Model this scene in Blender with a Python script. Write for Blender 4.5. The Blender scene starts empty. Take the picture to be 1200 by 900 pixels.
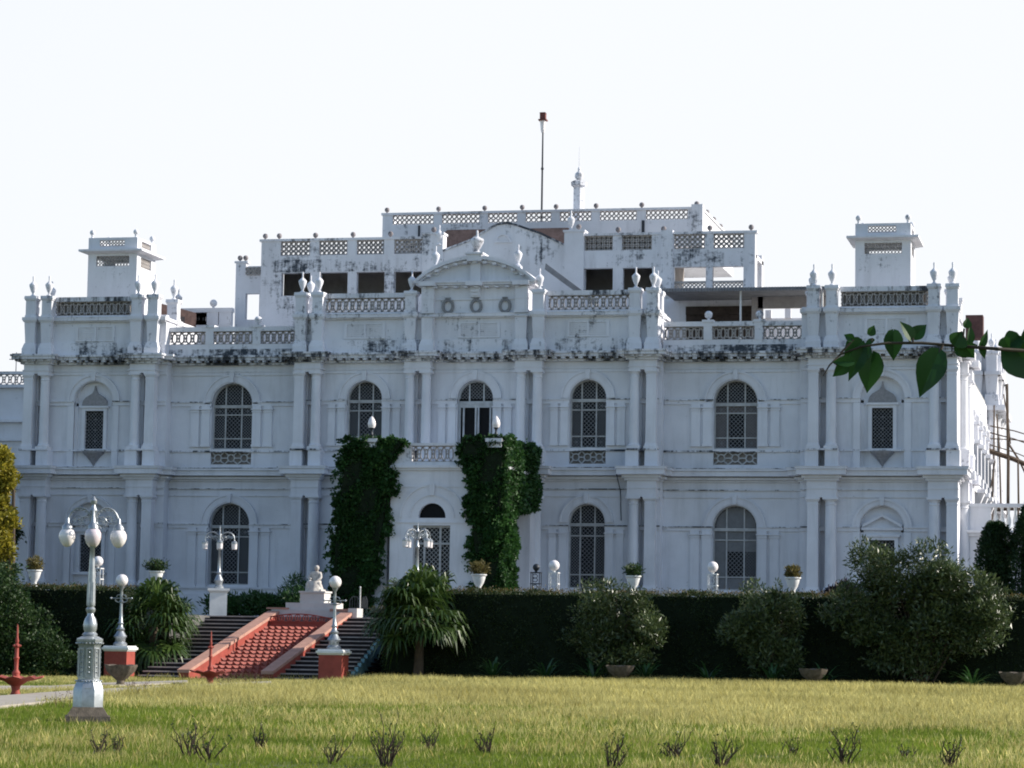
import bpy, math, random
import numpy as np
from mathutils import Vector, Matrix
random.seed(7); RNG = np.random.default_rng(11)
S = bpy.context.scene
C = S.collection
# ------------------------------------------------------------------ camera, world, sun, exposure
F, YAW, PITCH, ROLL = 3200.0, 0.22254277, 0.09502544, 0.01556299
CAM = np.array([30.15869, -124.77473, 1.55])
def basis():
    cy, sy = math.cos(YAW), math.sin(YAW)
    f = np.array([-sy, cy, 0.]); r = np.array([cy, sy, 0.]); u = np.array([0, 0, 1.])
    cp, sp = math.cos(PITCH), math.sin(PITCH)
    f2 = f*cp+u*sp; u2 = u*cp-f*sp
    cr, sr = math.cos(ROLL), math.sin(ROLL)
    return r*cr+u2*sr, u2*cr-r*sr, f2
BR, BU, BF = basis()
cam = bpy.data.cameras.new('camera'); co = bpy.data.objects.new('camera', cam); C.objects.link(co)
cam.sensor_width = 36; cam.lens = 36*F/1200; cam.clip_start = 0.5; cam.clip_end = 6000
M = Matrix.Identity(4)
for i in range(3):
    M[i][0] = BR[i]; M[i][1] = BU[i]; M[i][2] = -BF[i]; M[i][3] = CAM[i]
co.matrix_world = M
S.camera = co
SUN_EL, SUN_OFF = math.radians(28), math.radians(16)      # sun from the right, slightly behind the facade
w = bpy.data.worlds.new('World'); S.world = w; w.use_nodes = True
wn = w.node_tree; bg = wn.nodes['Background']
sky = wn.nodes.new('ShaderNodeTexSky'); sky.sky_type = 'NISHITA'; sky.sun_disc = False
sdir = Vector((math.cos(SUN_OFF)*math.cos(SUN_EL), math.sin(SUN_OFF)*math.cos(SUN_EL), math.sin(SUN_EL)))
sky.sun_elevation = SUN_EL; sky.sun_rotation = math.atan2(sdir.x, sdir.y)
sky.air_density = 1.0; sky.dust_density = .7; sky.ozone_density = 1.3; sky.altitude = 0
bg.inputs[1].default_value = 0.12
# haze added to the sky behind the palace, whitening it without lighting the facade
geo = wn.nodes.new('ShaderNodeTexCoord'); dp = wn.nodes.new('ShaderNodeVectorMath'); dp.operation = 'DOT_PRODUCT'
wn.links.new(geo.outputs['Generated'], dp.inputs[0]); dp.inputs[1].default_value = (.35, .93, -.35)
hr = wn.nodes.new('ShaderNodeMapRange'); hr.interpolation_type = 'SMOOTHERSTEP'
hr.inputs[1].default_value = -.05; hr.inputs[2].default_value = .75; wn.links.new(dp.outputs['Value'], hr.inputs[0])
hm = wn.nodes.new('ShaderNodeMix'); hm.data_type = 'RGBA'; wn.links.new(hr.outputs[0], hm.inputs[0])
wn.links.new(sky.outputs[0], hm.inputs[6]); hm.inputs[7].default_value = (5.15, 5.3, 5.55, 1)
wn.links.new(hm.outputs[2], bg.inputs[0])
sl = bpy.data.lights.new('sun', 'SUN'); sl.energy = 4.2; sl.angle = math.radians(0.53); sl.color = (1, .93, .83)
so = bpy.data.objects.new('sun', sl); C.objects.link(so)
so.rotation_euler = sdir.to_track_quat('Z', 'Y').to_euler(); so.location = (60, 10, 60)
S.view_settings.view_transform = 'Standard'; S.view_settings.look = 'None'
S.cycles.filter_width = 1.9
S.view_settings.exposure = 0.62; S.view_settings.gamma = 1

def ray(u, v):
    return BF + BR*(u-600)/F - BU*(v-450)/F
def onz(u, v, z=0.0):
    d = ray(u, v); t = (z-CAM[2])/d[2]; return CAM+d*t
def ony(u, v, y):
    d = ray(u, v); t = (y-CAM[1])/d[1]; return CAM+d*t
# ------------------------------------------------------------------ helpers
LOC = {}
def thing(name, label, cat, loc=(0, 0, 0), rotz=0, group=None):
    o = bpy.data.objects.new(name, None); C.objects.link(o)
    o.empty_display_size = .3
    o.location = loc; o.rotation_euler = (0, 0, rotz); o['label'] = label; o['category'] = cat
    if group: o['group'] = group
    LOC[o.name] = Vector(loc)
    return o
def tag(o, label, cat, group=None):
    o['label'] = label; o['category'] = cat
    if group: o['group'] = group
    return o
class MB:
    def __init__(s): s.v = []; s.f = []
    def add(s, vs, fs):
        b = len(s.v); s.v += [tuple(p) for p in vs]; s.f += [tuple(i+b for i in f) for f in fs]; return s
    def merge(s, o, mat=None):
        vs = o.v if mat is None else [tuple(mat @ Vector(p)) for p in o.v]
        return s.add(vs, o.f)
    def box(s, x0, x1, y0, y1, z0, z1):
        return s.add([(x0,y0,z0),(x1,y0,z0),(x1,y1,z0),(x0,y1,z0),(x0,y0,z1),(x1,y0,z1),(x1,y1,z1),(x0,y1,z1)],
                     [(0,3,2,1),(4,5,6,7),(0,1,5,4),(1,2,6,5),(2,3,7,6),(3,0,4,7)])
    def frus(s, cx, cy, z0, z1, w0, w1, d0=None, d1=None):
        d0 = w0 if d0 is None else d0; d1 = w1 if d1 is None else d1
        return s.add([(cx-w0,cy-d0,z0),(cx+w0,cy-d0,z0),(cx+w0,cy+d0,z0),(cx-w0,cy+d0,z0),
                      (cx-w1,cy-d1,z1),(cx+w1,cy-d1,z1),(cx+w1,cy+d1,z1),(cx-w1,cy+d1,z1)],
                     [(0,3,2,1),(4,5,6,7),(0,1,5,4),(1,2,6,5),(2,3,7,6),(3,0,4,7)])
    def prism(s, pts, y0, y1):      # polygon in xz extruded along y
        n = len(pts)
        vs = [(x,y0,z) for x,z in pts]+[(x,y1,z) for x,z in pts]
        fs = [tuple(range(n)), tuple(range(2*n-1, n-1, -1))]
        fs += [(i, i+n, (i+1)%n+n, (i+1)%n) for i in range(n)]
        return s.add(vs, fs)
    def lathe(s, prof, c=(0,0,0), n=14, rot=0.0, cap=True):
        vs = []; fs = []
        for r, z in prof:
            for k in range(n):
                a = 2*math.pi*k/n+rot; vs.append((c[0]+r*math.cos(a), c[1]+r*math.sin(a), c[2]+z))
        for j in range(len(prof)-1):
            for k in range(n):
                a, b = j*n+k, j*n+(k+1)%n; fs.append((a, b, b+n, a+n))
        if cap:
            fs.append(tuple(range(n-1, -1, -1))); m = (len(prof)-1)*n; fs.append(tuple(range(m, m+n)))
        return s.add(vs, fs)
    def sphere(s, c, r, n=12, m=8, sz=1.0):
        return s.lathe([(max(r*math.sin(math.pi*j/m), 1e-4), -r*sz*math.cos(math.pi*j/m)) for j in range(m+1)], c, n, cap=False)
    def tube(s, pts, rad, n=6):
        pts = [Vector(p) for p in pts]
        if not hasattr(rad, '__len__'): rad = [rad]*len(pts)
        vs = []; fs = []; up0 = None
        for i, p in enumerate(pts):
            t = (pts[min(i+1, len(pts)-1)]-pts[max(i-1, 0)]).normalized()
            if up0 is None: up0 = t.orthogonal().normalized()
            a = (up0 - t*up0.dot(t))
            a = a.normalized() if a.length > 1e-5 else t.orthogonal().normalized()
            up0 = a; b = t.cross(a)
            for k in range(n):
                th = 2*math.pi*k/n; vs.append(tuple(p+(a*math.cos(th)+b*math.sin(th))*rad[i]))
        for j in range(len(pts)-1):
            for k in range(n):
                a, b = j*n+k, j*n+(k+1)%n; fs.append((a, b, b+n, a+n))
        fs.append(tuple(range(n-1, -1, -1))); m = (len(pts)-1)*n; fs.append(tuple(range(m, m+n)))
        return s.add(vs, fs)
    def bar(s, p, q, wd, y0, y1):   # bar in the xz plane
        dx, dz = q[0]-p[0], q[1]-p[1]; L = math.hypot(dx, dz)
        if L < 1e-5: return s
        nx, nz = -dz/L*wd/2, dx/L*wd/2
        return s.prism([(p[0]-nx,p[1]-nz),(q[0]-nx,q[1]-nz),(q[0]+nx,q[1]+nz),(p[0]+nx,p[1]+nz)], y0, y1)
    def poly(s, pts, wd, y0, y1, closed=False):
        m = len(pts)
        for i in range(m if closed else m-1): s.bar(pts[i], pts[(i+1)%m], wd, y0, y1)
        return s
    def tiers(s, x0, x1, yf, yb, lst, ends=True, e=0.0):
        for z0, z1, p in lst:
            s.box(x0-(p if ends else 0), x1+(p if ends else 0), yf-p, yb, z0-e, z1+e)
        return s
    def ring(s, cx, cz, r0, r1, y0, y1, a0=0, a1=math.pi, n=20):
        for i in range(n):
            t0 = a0+(a1-a0)*i/n; t1 = a0+(a1-a0)*(i+1)/n
            s.prism([(cx+r0*math.cos(t0),cz+r0*math.sin(t0)),(cx+r1*math.cos(t0),cz+r1*math.sin(t0)),
                     (cx+r1*math.cos(t1),cz+r1*math.sin(t1)),(cx+r0*math.cos(t1),cz+r0*math.sin(t1))], y0, y1)
        return s
    def arched_wall(s, x0, x1, z0, z1, cx, hw, zb, zs, y, depth, n=20):
        # front sheet with an arched opening plus its reveals
        r = hw; q = lambda a,b,c,d: s.add([a,b,c,d],[(0,1,2,3)])
        q((x0,y,z0),(cx-hw,y,z0),(cx-hw,y,z1),(x0,y,z1)); q((cx+hw,y,z0),(x1,y,z0),(x1,y,z1),(cx+hw,y,z1))
        if zb > z0: q((cx-hw,y,z0),(cx+hw,y,z0),(cx+hw,y,zb),(cx-hw,y,zb))
        P = [(cx-r*math.cos(math.pi*i/n), zs+r*math.sin(math.pi*i/n)) for i in range(n+1)]
        for i in range(n):
            a, b = P[i], P[i+1]
            q((a[0],y,a[1]),(b[0],y,b[1]),(b[0],y,z1),(a[0],y,z1))
            q((a[0],y,a[1]),(a[0],y+depth,a[1]),(b[0],y+depth,b[1]),(b[0],y,b[1]))
        for sx in (-1, 1):
            q((cx+sx*hw,y,zb),(cx+sx*hw,y+depth,zb),(cx+sx*hw,y+depth,zs),(cx+sx*hw,y,zs))
        q((cx-hw,y,zb),(cx+hw,y,zb),(cx+hw,y+depth,zb),(cx-hw,y+depth,zb))
        return s
    def rect_wall(s, x0, x1, z0, z1, holes, y0, y1):
        # solid boxes around non overlapping rectangular holes that share one height band
        if not holes: return s.box(x0, x1, y0, y1, z0, z1)
        hz0, hz1 = holes[0][2], holes[0][3]
        if hz0 > z0: s.box(x0, x1, y0, y1, z0, hz0)
        if hz1 < z1: s.box(x0, x1, y0, y1, hz1, z1)
        x = x0
        for h in sorted(holes):
            if h[0] > x: s.box(x, h[0], y0, y1, hz0, hz1)
            x = h[1]
        if x < x1: s.box(x, x1, y0, y1, hz0, hz1)
        return s
def mesh_obj(name, mb, mat, parent=None, smooth=False, local=False):
    off = Vector((0, 0, 0))
    if parent is not None and not local: off = LOC[parent.name]
    me = bpy.data.meshes.new(name)
    me.from_pydata([(v[0]-off.x, v[1]-off.y, v[2]-off.z) for v in mb.v], [], mb.f)
    me.materials.append(mat)
    if smooth:
        me.polygons.foreach_set('use_smooth', [True]*len(me.polygons))
        try: me.set_sharp_from_angle(angle=math.radians(38))
        except Exception: pass
    me.update()
    o = bpy.data.objects.new(name, me); C.objects.link(o)
    if parent is not None: o.parent = parent
    LOC[o.name] = Vector((0, 0, 0)) if parent is None else off
    return o
part = mesh_obj
def part_auto(name, mb, mat, parent=None, gap=.04):
    # one object for every run of touching pieces
    n = len(mb.v); root = list(range(n))
    def fd(i):
        while root[i] != i: root[i] = root[root[i]]; i = root[i]
        return i
    for f in mb.f:
        for k in f[1:]: root[fd(k)] = fd(f[0])
    comp = {}
    for i in range(n): comp.setdefault(fd(i), []).append(i)
    ids = list(comp); V = np.array(mb.v); bbs = [(V[comp[i]].min(0)-gap, V[comp[i]].max(0)+gap) for i in ids]
    r2 = list(range(len(ids)))
    def fe(i):
        while r2[i] != i: r2[i] = r2[r2[i]]; i = r2[i]
        return i
    lo = np.array([b[0] for b in bbs]); hi = np.array([b[1] for b in bbs])
    for i in range(len(ids)):
        for j in np.nonzero(np.all(lo <= hi[i], 1) & np.all(hi >= lo[i], 1))[0]: r2[fe(int(j))] = fe(i)
    cl = {}
    for i, k in enumerate(ids): cl.setdefault(fe(i), set()).update(comp[k])
    out = []
    for s_ in cl.values():
        mp = {}; q = MB()
        for i in sorted(s_): mp[i] = len(q.v); q.v.append(mb.v[i])
        q.f = [tuple(mp[i] for i in f) for f in mb.f if f[0] in mp]
        out.append(mesh_obj(name, q, mat, parent))
    return out
def struct(name, mb, mat):
    o = mesh_obj(name, mb, mat); o['kind'] = 'structure'; return o
def put(src, loc, parent, rotz=0.0, used=set()):
    """place a part prototype built round its own origin; the first call moves it, later calls copy it"""
    def cp(o, par):
        c = o.copy(); C.objects.link(c); c.parent = par
        for ch in list(o.children): cp(ch, c)
        return c
    if src.name in used: o = cp(src, parent)
    else: used.add(src.name); o = src; o.parent = parent
    o.location = Vector(loc)-(LOC[parent.name] if parent else Vector((0, 0, 0)))
    o.rotation_euler = (0, 0, rotz)
    LOC[o.name] = Vector(loc)
    return o
def dup(root, loc, rotz=0.0, label=None, scale=1.0):
    r = root.copy(); C.objects.link(r); r.location = loc; r.rotation_euler = (0, 0, rotz); r.scale = (scale,)*3
    if label: r['label'] = label
    for ch in list(root.children):
        c = ch.copy(); C.objects.link(c); c.parent = r
        for g in list(ch.children):
            d = g.copy(); C.objects.link(d); d.parent = c
    return r
# ------------------------------------------------------------------ materials
def newmat(name):
    m = bpy.data.materials.new(name); m.use_nodes = True
    nt = m.node_tree; return m, nt, nt.nodes['Principled BSDF']
def N(nt, t, **kw):
    n = nt.nodes.new(t)
    for k, v in kw.items(): setattr(n, k, v)
    return n
def noise(nt, scale, detail=4, rough=.55, vec=None, sc=None):
    n = N(nt, 'ShaderNodeTexNoise'); n.inputs['Scale'].default_value = scale
    n.inputs['Detail'].default_value = detail; n.inputs['Roughness'].default_value = rough
    if vec is not None:
        if sc is not None:
            mp = N(nt, 'ShaderNodeMapping'); mp.inputs['Scale'].default_value = sc
            nt.links.new(vec, mp.inputs['Vector']); vec = mp.outputs[0]
        nt.links.new(vec, n.inputs['Vector'])
    return n.outputs['Fac']
def ramp(nt, fac, a, b, ca=(0,0,0,1), cb=(1,1,1,1)):
    r = N(nt, 'ShaderNodeValToRGB'); r.color_ramp.elements[0].position = a; r.color_ramp.elements[1].position = b
    r.color_ramp.elements[0].color = ca; r.color_ramp.elements[1].color = cb
    nt.links.new(fac, r.inputs[0]); return r.outputs[0]
def mix(nt, fac, a, b):
    m = N(nt, 'ShaderNodeMix', data_type='RGBA')
    for s_, v in ((0, fac), (6, a), (7, b)):
        if hasattr(v, 'is_linked') or hasattr(v, 'links'): nt.links.new(v, m.inputs[s_])
        elif s_ == 0: m.inputs[0].default_value = v
        else: m.inputs[s_].default_value = (*v, 1)
    return m.outputs[2]
def plaster(name, base=(.775,.78,.825), mold=0.0, drip=0.0, dirt=.5, band=None):
    m, nt, p = newmat(name)
    g = N(nt, 'ShaderNodeNewGeometry').outputs['Position']
    c = mix(nt, ramp(nt, noise(nt, .35, 5, .6, g), .35, .7), base, tuple(x*.82 for x in base))
    st = ramp(nt, noise(nt, 1.0, 6, .65, g, (2.2, 2.2, .28)), .5, .78)
    k = N(nt, 'ShaderNodeMath', operation='MULTIPLY'); nt.links.new(st, k.inputs[0]); k.inputs[1].default_value = .45*dirt
    c = mix(nt, k.outputs[0], c, (.33,.33,.34))
    sp = ramp(nt, noise(nt, 3.2, 8, .7, g), .66, .72)
    k = N(nt, 'ShaderNodeMath', operation='MULTIPLY'); nt.links.new(sp, k.inputs[0]); k.inputs[1].default_value = .5*dirt
    c = mix(nt, k.outputs[0], c, (.16,.165,.18))
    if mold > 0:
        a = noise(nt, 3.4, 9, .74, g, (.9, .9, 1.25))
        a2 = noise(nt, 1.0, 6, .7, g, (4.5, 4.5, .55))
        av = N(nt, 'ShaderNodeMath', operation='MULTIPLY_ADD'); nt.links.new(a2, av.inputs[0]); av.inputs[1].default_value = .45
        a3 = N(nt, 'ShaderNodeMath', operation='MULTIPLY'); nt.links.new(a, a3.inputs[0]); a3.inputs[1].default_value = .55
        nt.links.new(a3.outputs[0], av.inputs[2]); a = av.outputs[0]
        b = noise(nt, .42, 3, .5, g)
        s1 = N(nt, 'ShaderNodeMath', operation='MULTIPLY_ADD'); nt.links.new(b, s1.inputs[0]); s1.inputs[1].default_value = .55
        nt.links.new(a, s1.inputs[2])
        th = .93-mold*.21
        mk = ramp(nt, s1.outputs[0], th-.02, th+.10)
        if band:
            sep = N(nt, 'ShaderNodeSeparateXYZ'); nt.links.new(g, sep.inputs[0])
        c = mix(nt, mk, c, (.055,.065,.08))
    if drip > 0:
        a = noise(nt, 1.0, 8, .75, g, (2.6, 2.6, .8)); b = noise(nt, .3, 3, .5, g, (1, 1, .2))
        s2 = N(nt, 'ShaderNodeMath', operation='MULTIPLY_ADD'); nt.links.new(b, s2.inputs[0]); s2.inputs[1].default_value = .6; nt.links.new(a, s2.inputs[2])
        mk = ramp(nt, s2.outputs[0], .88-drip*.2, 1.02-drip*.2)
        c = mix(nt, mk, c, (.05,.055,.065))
    nt.links.new(c, p.inputs['Base Color']); p.inputs['Roughness'].default_value = .85
    p.inputs['Specular IOR Level'].default_value = .2
    bp = N(nt, 'ShaderNodeBump'); bp.inputs['Strength'].default_value = .35; bp.inputs['Distance'].default_value = .02
    nt.links.new(noise(nt, 6, 6, .6, g), bp.inputs['Height']); nt.links.new(bp.outputs[0], p.inputs['Normal'])
    return m
def simple(name, col, rough=.7, metal=0, spec=.3, var=.25, scale=4, bump=0, emit=None, trans=0):
    m, nt, p = newmat(name)
    g = N(nt, 'ShaderNodeNewGeometry').outputs['Position']
    c = mix(nt, ramp(nt, noise(nt, scale, 6, .65, g), .35, .7), col, tuple(x*(1-var) for x in col))
    nt.links.new(c, p.inputs['Base Color']); p.inputs['Roughness'].default_value = rough
    p.inputs['Metallic'].default_value = metal; p.inputs['Specular IOR Level'].default_value = spec
    if bump:
        bp = N(nt, 'ShaderNodeBump'); bp.inputs['Strength'].default_value = bump; bp.inputs['Distance'].default_value = .02
        nt.links.new(noise(nt, scale*5, 6, .6, g), bp.inputs['Height']); nt.links.new(bp.outputs[0], p.inputs['Normal'])
    return m
def leafmat(name, ca, cb, trans=.35, rough=.5, spec=.35, tcol=None, scale=.8):
    m, nt, p = newmat(name)
    gm = N(nt, 'ShaderNodeNewGeometry')
    c = mix(nt, gm.outputs['Random Per Island'], ca, cb)
    big = ramp(nt, noise(nt, scale, 3, .5, gm.outputs['Position']), .35, .68)
    k = N(nt, 'ShaderNodeMath', operation='MULTIPLY'); nt.links.new(big, k.inputs[0]); k.inputs[1].default_value = .55
    c = mix(nt, k.outputs[0], c, tuple(x*.55 for x in ca))
    nt.links.new(c, p.inputs['Base Color']); p.inputs['Roughness'].default_value = rough
    p.inputs['Specular IOR Level'].default_value = spec
    tr = N(nt, 'ShaderNodeBsdfTranslucent')
    if tcol is None: nt.links.new(c, tr.inputs[0])
    else:
        c2 = mix(nt, .6, c, tcol); nt.links.new(c2, tr.inputs[0])
    ms = N(nt, 'ShaderNodeMixShader'); ms.inputs[0].default_value = trans
    nt.links.new(p.outputs[0], ms.inputs[1]); nt.links.new(tr.outputs[0], ms.inputs[2])
    nt.links.new(ms.outputs[0], nt.nodes['Material Output'].inputs['Surface'])
    return m
PL = plaster('plaster', dirt=.8)
PLW = plaster('plaster_weathered', mold=.36, dirt=.7)
PLB = plaster('plaster_stained', mold=.62, dirt=1)
PLM = plaster('plaster_mouldy', mold=1.05, dirt=1)
PLD = plaster('plaster_drips_and_shade', drip=.56, mold=.4, dirt=1)  # drip stains; on the middle cornice top also painted relief shade
PLG = plaster('plaster_grime_and_shade', drip=.55, mold=.2, dirt=1)  # mould grime that also paints in the dark shade lines of the relief
PLC = plaster('plaster_ledge', mold=.12, drip=.0, dirt=.9)
JALI = simple('jali_stone', (.50,.465,.45), .9, var=.35, scale=3)
RINGM = simple('medallion_stone', (.30,.30,.31), .9, var=.3)
OGEE = simple('ogee_stone', (.34,.33,.34), .9, var=.3, scale=8)
GLASS = simple('dark_glass', (.010,.011,.014), .35, spec=.08, var=.3)
PALEG = simple('pale_blind', (.20,.205,.215), .5, spec=.3, var=.15)
LATT = simple('window_lattice', (.21,.215,.23), .6, var=.3)
FRAME = simple('window_frame', (.50,.50,.50), .6, var=.35, scale=3)
FRAMEW = simple('door_frame', (.58,.60,.62), .6, var=.35, scale=3)
DARK = simple('dark_interior', (.05,.045,.05), .9, var=.3)
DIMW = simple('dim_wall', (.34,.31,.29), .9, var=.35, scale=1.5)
ROOFT = simple('red_roof', (.20,.14,.125), .9, var=.5, scale=5)
BRICK = simple('brick', (.14,.09,.08), .9, var=.5, scale=6)
ROOFF = simple('roof_floor', (.5,.49,.47), .9, var=.3, scale=1)
SILVER = simple('silver_paint', (.40,.43,.46), .36, metal=.55, spec=.5, var=.3, scale=9)
WHITEP = simple('white_paint', (.78,.78,.77), .55, var=.12, scale=5, bump=.1)
GLOBE = simple('globe_glass', (.84,.79,.79), .18, spec=.6, var=.05)
PINKG = simple('pink_globe_glass', (.74,.64,.68), .18, spec=.6, var=.1)
RED = simple('red_paint', (.36,.075,.055), .65, var=.3, scale=3, bump=.2)
TERRA = simple('terracotta_cap', (.50,.28,.215), .75, var=.25, scale=3, bump=.2)
TILE = simple('cascade_tile', (.33,.095,.075), .7, var=.4, scale=2.5, bump=.2)
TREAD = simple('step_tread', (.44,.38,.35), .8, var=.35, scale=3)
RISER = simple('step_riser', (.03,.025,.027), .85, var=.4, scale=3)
BLUEP = simple('blue_paint', (.26,.48,.56), .8, var=.55, scale=1.2)
MARBLE = simple('marble_blocks', (.62,.60,.58), .7, var=.2, scale=2, bump=.1)
STATUE = simple('statue_stone', (.60,.56,.52), .8, var=.4, scale=9, bump=.3)
STONE = simple('mossy_stone', (.17,.14,.11), .95, var=.6, scale=7, bump=.6)
PATHM = simple('path_paving', (.40,.36,.31), .9, var=.25, scale=1.5, bump=.2)
SOIL = simple('soil', (.055,.045,.028), 1, var=.5, scale=2)
PAVE = simple('terrace_paving', (.15,.145,.14), .9, var=.25, scale=1)
BARK = simple('bark', (.10,.075,.055), .95, var=.4, scale=8)
TWIG = simple('twig_bark', (.065,.045,.035), .9, var=.4, scale=20)
BAMBOO = simple('bamboo', (.12,.085,.06), .8, var=.4, scale=2)
METALD = simple('dark_metal', (.045,.05,.06), .5, metal=.3, var=.3)
RUST = simple('rust_box', (.20,.07,.06), .7, var=.4, scale=8)
RSHEET = simple('red_sheet', (.13,.065,.06), .8, var=.5, scale=3)
CORR = simple('corrugated_sheet', (.26,.27,.29), .7, metal=.2, var=.35, scale=2)
LEAF_HEDGE = leafmat('hedge_leaves', (.022,.045,.010), (.045,.070,.018), .25, scale=.6)
LEAF_IVY = leafmat('ivy_leaves', (.022,.068,.017), (.055,.140,.032), .3, scale=.7)
LEAF_OLE = leafmat('oleander_leaves', (.045,.078,.022), (.120,.155,.058), .25, .38, .5, scale=1.0)
LEAF_BUSH = leafmat('bush_leaves', (.018,.048,.012), (.050,.092,.022), .25, scale=.8)
LEAF_PALM = leafmat('palm_leaves', (.030,.070,.014), (.085,.135,.030), .3, .38, .5, scale=1.5)
LEAF_CYC = leafmat('cycad_leaves', (.025,.075,.022), (.055,.13,.035), .25, .4, .5)
LEAF_CYP = leafmat('cypress_leaves', (.016,.045,.014), (.035,.075,.018), .25)
LEAF_YEL = leafmat('golden_leaves', (.20,.20,.02), (.42,.34,.04), .4, scale=.6)
LEAF_TREE = leafmat('tree_leaves', (.018,.040,.012), (.045,.075,.022), .3)
LEAF_FAR = leafmat('far_leaves', (.05,.08,.05), (.09,.12,.07), .2)
LEAF_POT = leafmat('potted_leaves', (.12,.11,.035), (.20,.16,.05), .3)
LEAF_SUNTOP = leafmat('hedge_sun_tint', (.10,.085,.02), (.17,.11,.035), .4)  # yellow tint paints the sunlit line on the hedge top
LEAF_VINE = leafmat('vine_leaves', (.013,.050,.011), (.026,.085,.016), .22, .45, .25, scale=9)
CORE = simple('foliage_shade', (.010,.018,.007), 1, var=.4, scale=3)  # near-black filler colour standing in for the shade inside foliage
# ------------------------------------------------------------------ lattice builders
def jali(mb, x0, x1, z0, z1, y0, y1, kind='hex', wd=.05, pitch=.36):
    n = max(1, round((x1-x0)/pitch)); p = (x1-x0)/n; h = z1-z0; zc = (z0+z1)/2
    if kind == 'hex':
        a = p*.31
        for i in range(n):
            cx = x0+p*(i+.5)
            mb.poly([(cx-a,zc-.2*h),(cx,zc-.44*h),(cx+a,zc-.2*h),(cx+a,zc+.2*h),(cx,zc+.44*h),(cx-a,zc+.2*h)], wd, y0, y1, True)
            for sx in (-1, 1):
                mb.bar((cx+sx*a, zc), (cx+sx*p/2, zc), wd*1.5, y0, y1)
                mb.bar((cx, zc+.44*h), (cx+sx*p/2, z1), wd, y0, y1); mb.bar((cx, zc-.44*h), (cx+sx*p/2, z0), wd, y0, y1)
                for sz in (-1, 1): mb.bar((cx+sx*a, zc+sz*.2*h), (cx+sx*p/2, zc+sz*.3*h), wd*.8, y0, y1)
    elif kind == 'ring':
        m = max(1, round(h/p)); q = h/m
        for i in range(n):
            for j in range(m):
                cx = x0+p*(i+.5); cz = z0+q*(j+.5)
                mb.poly([(cx+p*.44*math.cos(math.pi/4*k+.39), cz+q*.44*math.sin(math.pi/4*k+.39)) for k in range(8)], wd, y0, y1, True)
    elif kind == 'xo':
        for i in range(n):
            cx = x0+p*(i+.5); r = min(p, h)*.30
            mb.poly([(cx+r*math.cos(math.pi/4*k), zc+r*math.sin(math.pi/4*k)) for k in range(8)], wd, y0, y1, True)
            for sx in (-1, 1):
                for sz in (-1, 1): mb.bar((cx+sx*r*.7, zc+sz*r*.7), (cx+sx*p/2, zc+sz*h/2), wd, y0, y1)
                mb.bar((cx+sx*r, zc), (cx+sx*p/2, zc), wd, y0, y1)
    elif kind == 'x':
        m = max(1, round(h/p)); q = h/m
        for i in range(n):
            for j in range(m):
                a = x0+p*i; b = z0+q*j
                mb.bar((a,b),(a+p,b+q),wd,y0,y1); mb.bar((a+p,b),(a,b+q),wd,y0+.004,y1-.004)
    return mb
def clipdiag(mb, inside, x0, x1, z0, z1, step, wd, y0, y1, bars='x'):
    def line(p, q, yy):
        K = 60; run = None
        for i in range(K+1):
            t = i/K; a = (p[0]+(q[0]-p[0])*t, p[1]+(q[1]-p[1])*t); ok = inside(*a)
            if ok and run is None: run = a
            if run is not None and (not ok or i == K):
                if abs(a[0]-run[0])+abs(a[1]-run[1]) > .03: mb.bar(run, a, wd, y0+yy, y1+yy)
                run = None
    h = z1-z0; k = -int(h/step)-1
    while x0+k*step < x1+h:
        xs = x0+k*step
        line((xs, z0), (xs+h, z1), 0); line((xs, z1), (xs+h, z0), .003); k += 1
    return mb
# ------------------------------------------------------------------ THE PALACE
B = thing('palace', 'long white two storey palace with arched windows, paired columns and tiered roof terraces', 'palace', (0, 0, 2.55))
YC, YP, YB = .25, .65, 1.35          # column line, pavilion and centre wall, side bay wall
ZB, ZL0, ZL1, ZM, ZU0, ZU1, ZT = 2.55, 4.10, 8.46, 9.82, 10.91, 14.40, 15.30
def fr(c, hw): return (c-hw, c+hw)
wl = MB()
# solid core behind the facade skin
wl.box(-22.5, 22.5, 2.6, 40, 2.0, 15.2)
UP, SP_U, SP_L = .87, 13.12, 7.28
def bay(x0, x1, cx, hw, y, kind):
    zsu = 14.0-hw; zsl = 8.15-hw
    if kind == 'niche':
        wl.arched_wall(x0, x1, ZM-.3, ZU1+.65, cx, 1.0, ZM+.08, 13.05, y, .28)
        wl.arched_wall(x0, x1, ZB, 9.52, cx, 1.0, ZL0, 7.1, y, .28)
    else:
        wl.arched_wall(x0, x1, ZM-.3, ZU1+.65, cx, hw, 10.0, zsu, y, .5)
        wl.arched_wall(x0, x1, ZB, 9.52, cx, hw, 4.2, zsl, y, .5)
# centre bays between the pairs and behind them
for c in (-5.45, 0, 5.45):
    a, b = (-7.45, -3.4) if c < 0 else ((-2.0, 2.0) if c == 0 else (3.4, 7.45))
    bay(a, b, c, .87, YP, 'win')
for s in (-1, 1):
    a, b = sorted((s*8.95, s*15.45)); bay(a, b, s*12.33, 1.03, YB, 'win')
    a, b = sorted((s*17.2, s*21.3)); bay(a, b, s*19.2, 1, YP, 'niche')
    # shallow backs and returns behind the column pairs
    for c in (2.7, 8.15, 16.5, 22.0):
        x0, x1 = (c-.7, c+.7)
        if c == 8.15: x1 = 8.95
        if c == 16.5: x0 = 15.45
        if c == 22.0: x1 = 22.62
        x0, x1 = sorted((s*x0, s*x1))
        g0, g1 = sorted((s*(c-.12), s*(c+.12)))
        wl.box(x0, g0, YP+.0, 2.7, ZB, 15.1); wl.box(g1, x1, YP+.0, 2.7, ZB, 15.1)
        wl.box(g0, g1, YP+.18, 2.7, ZB, 15.1)
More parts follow.
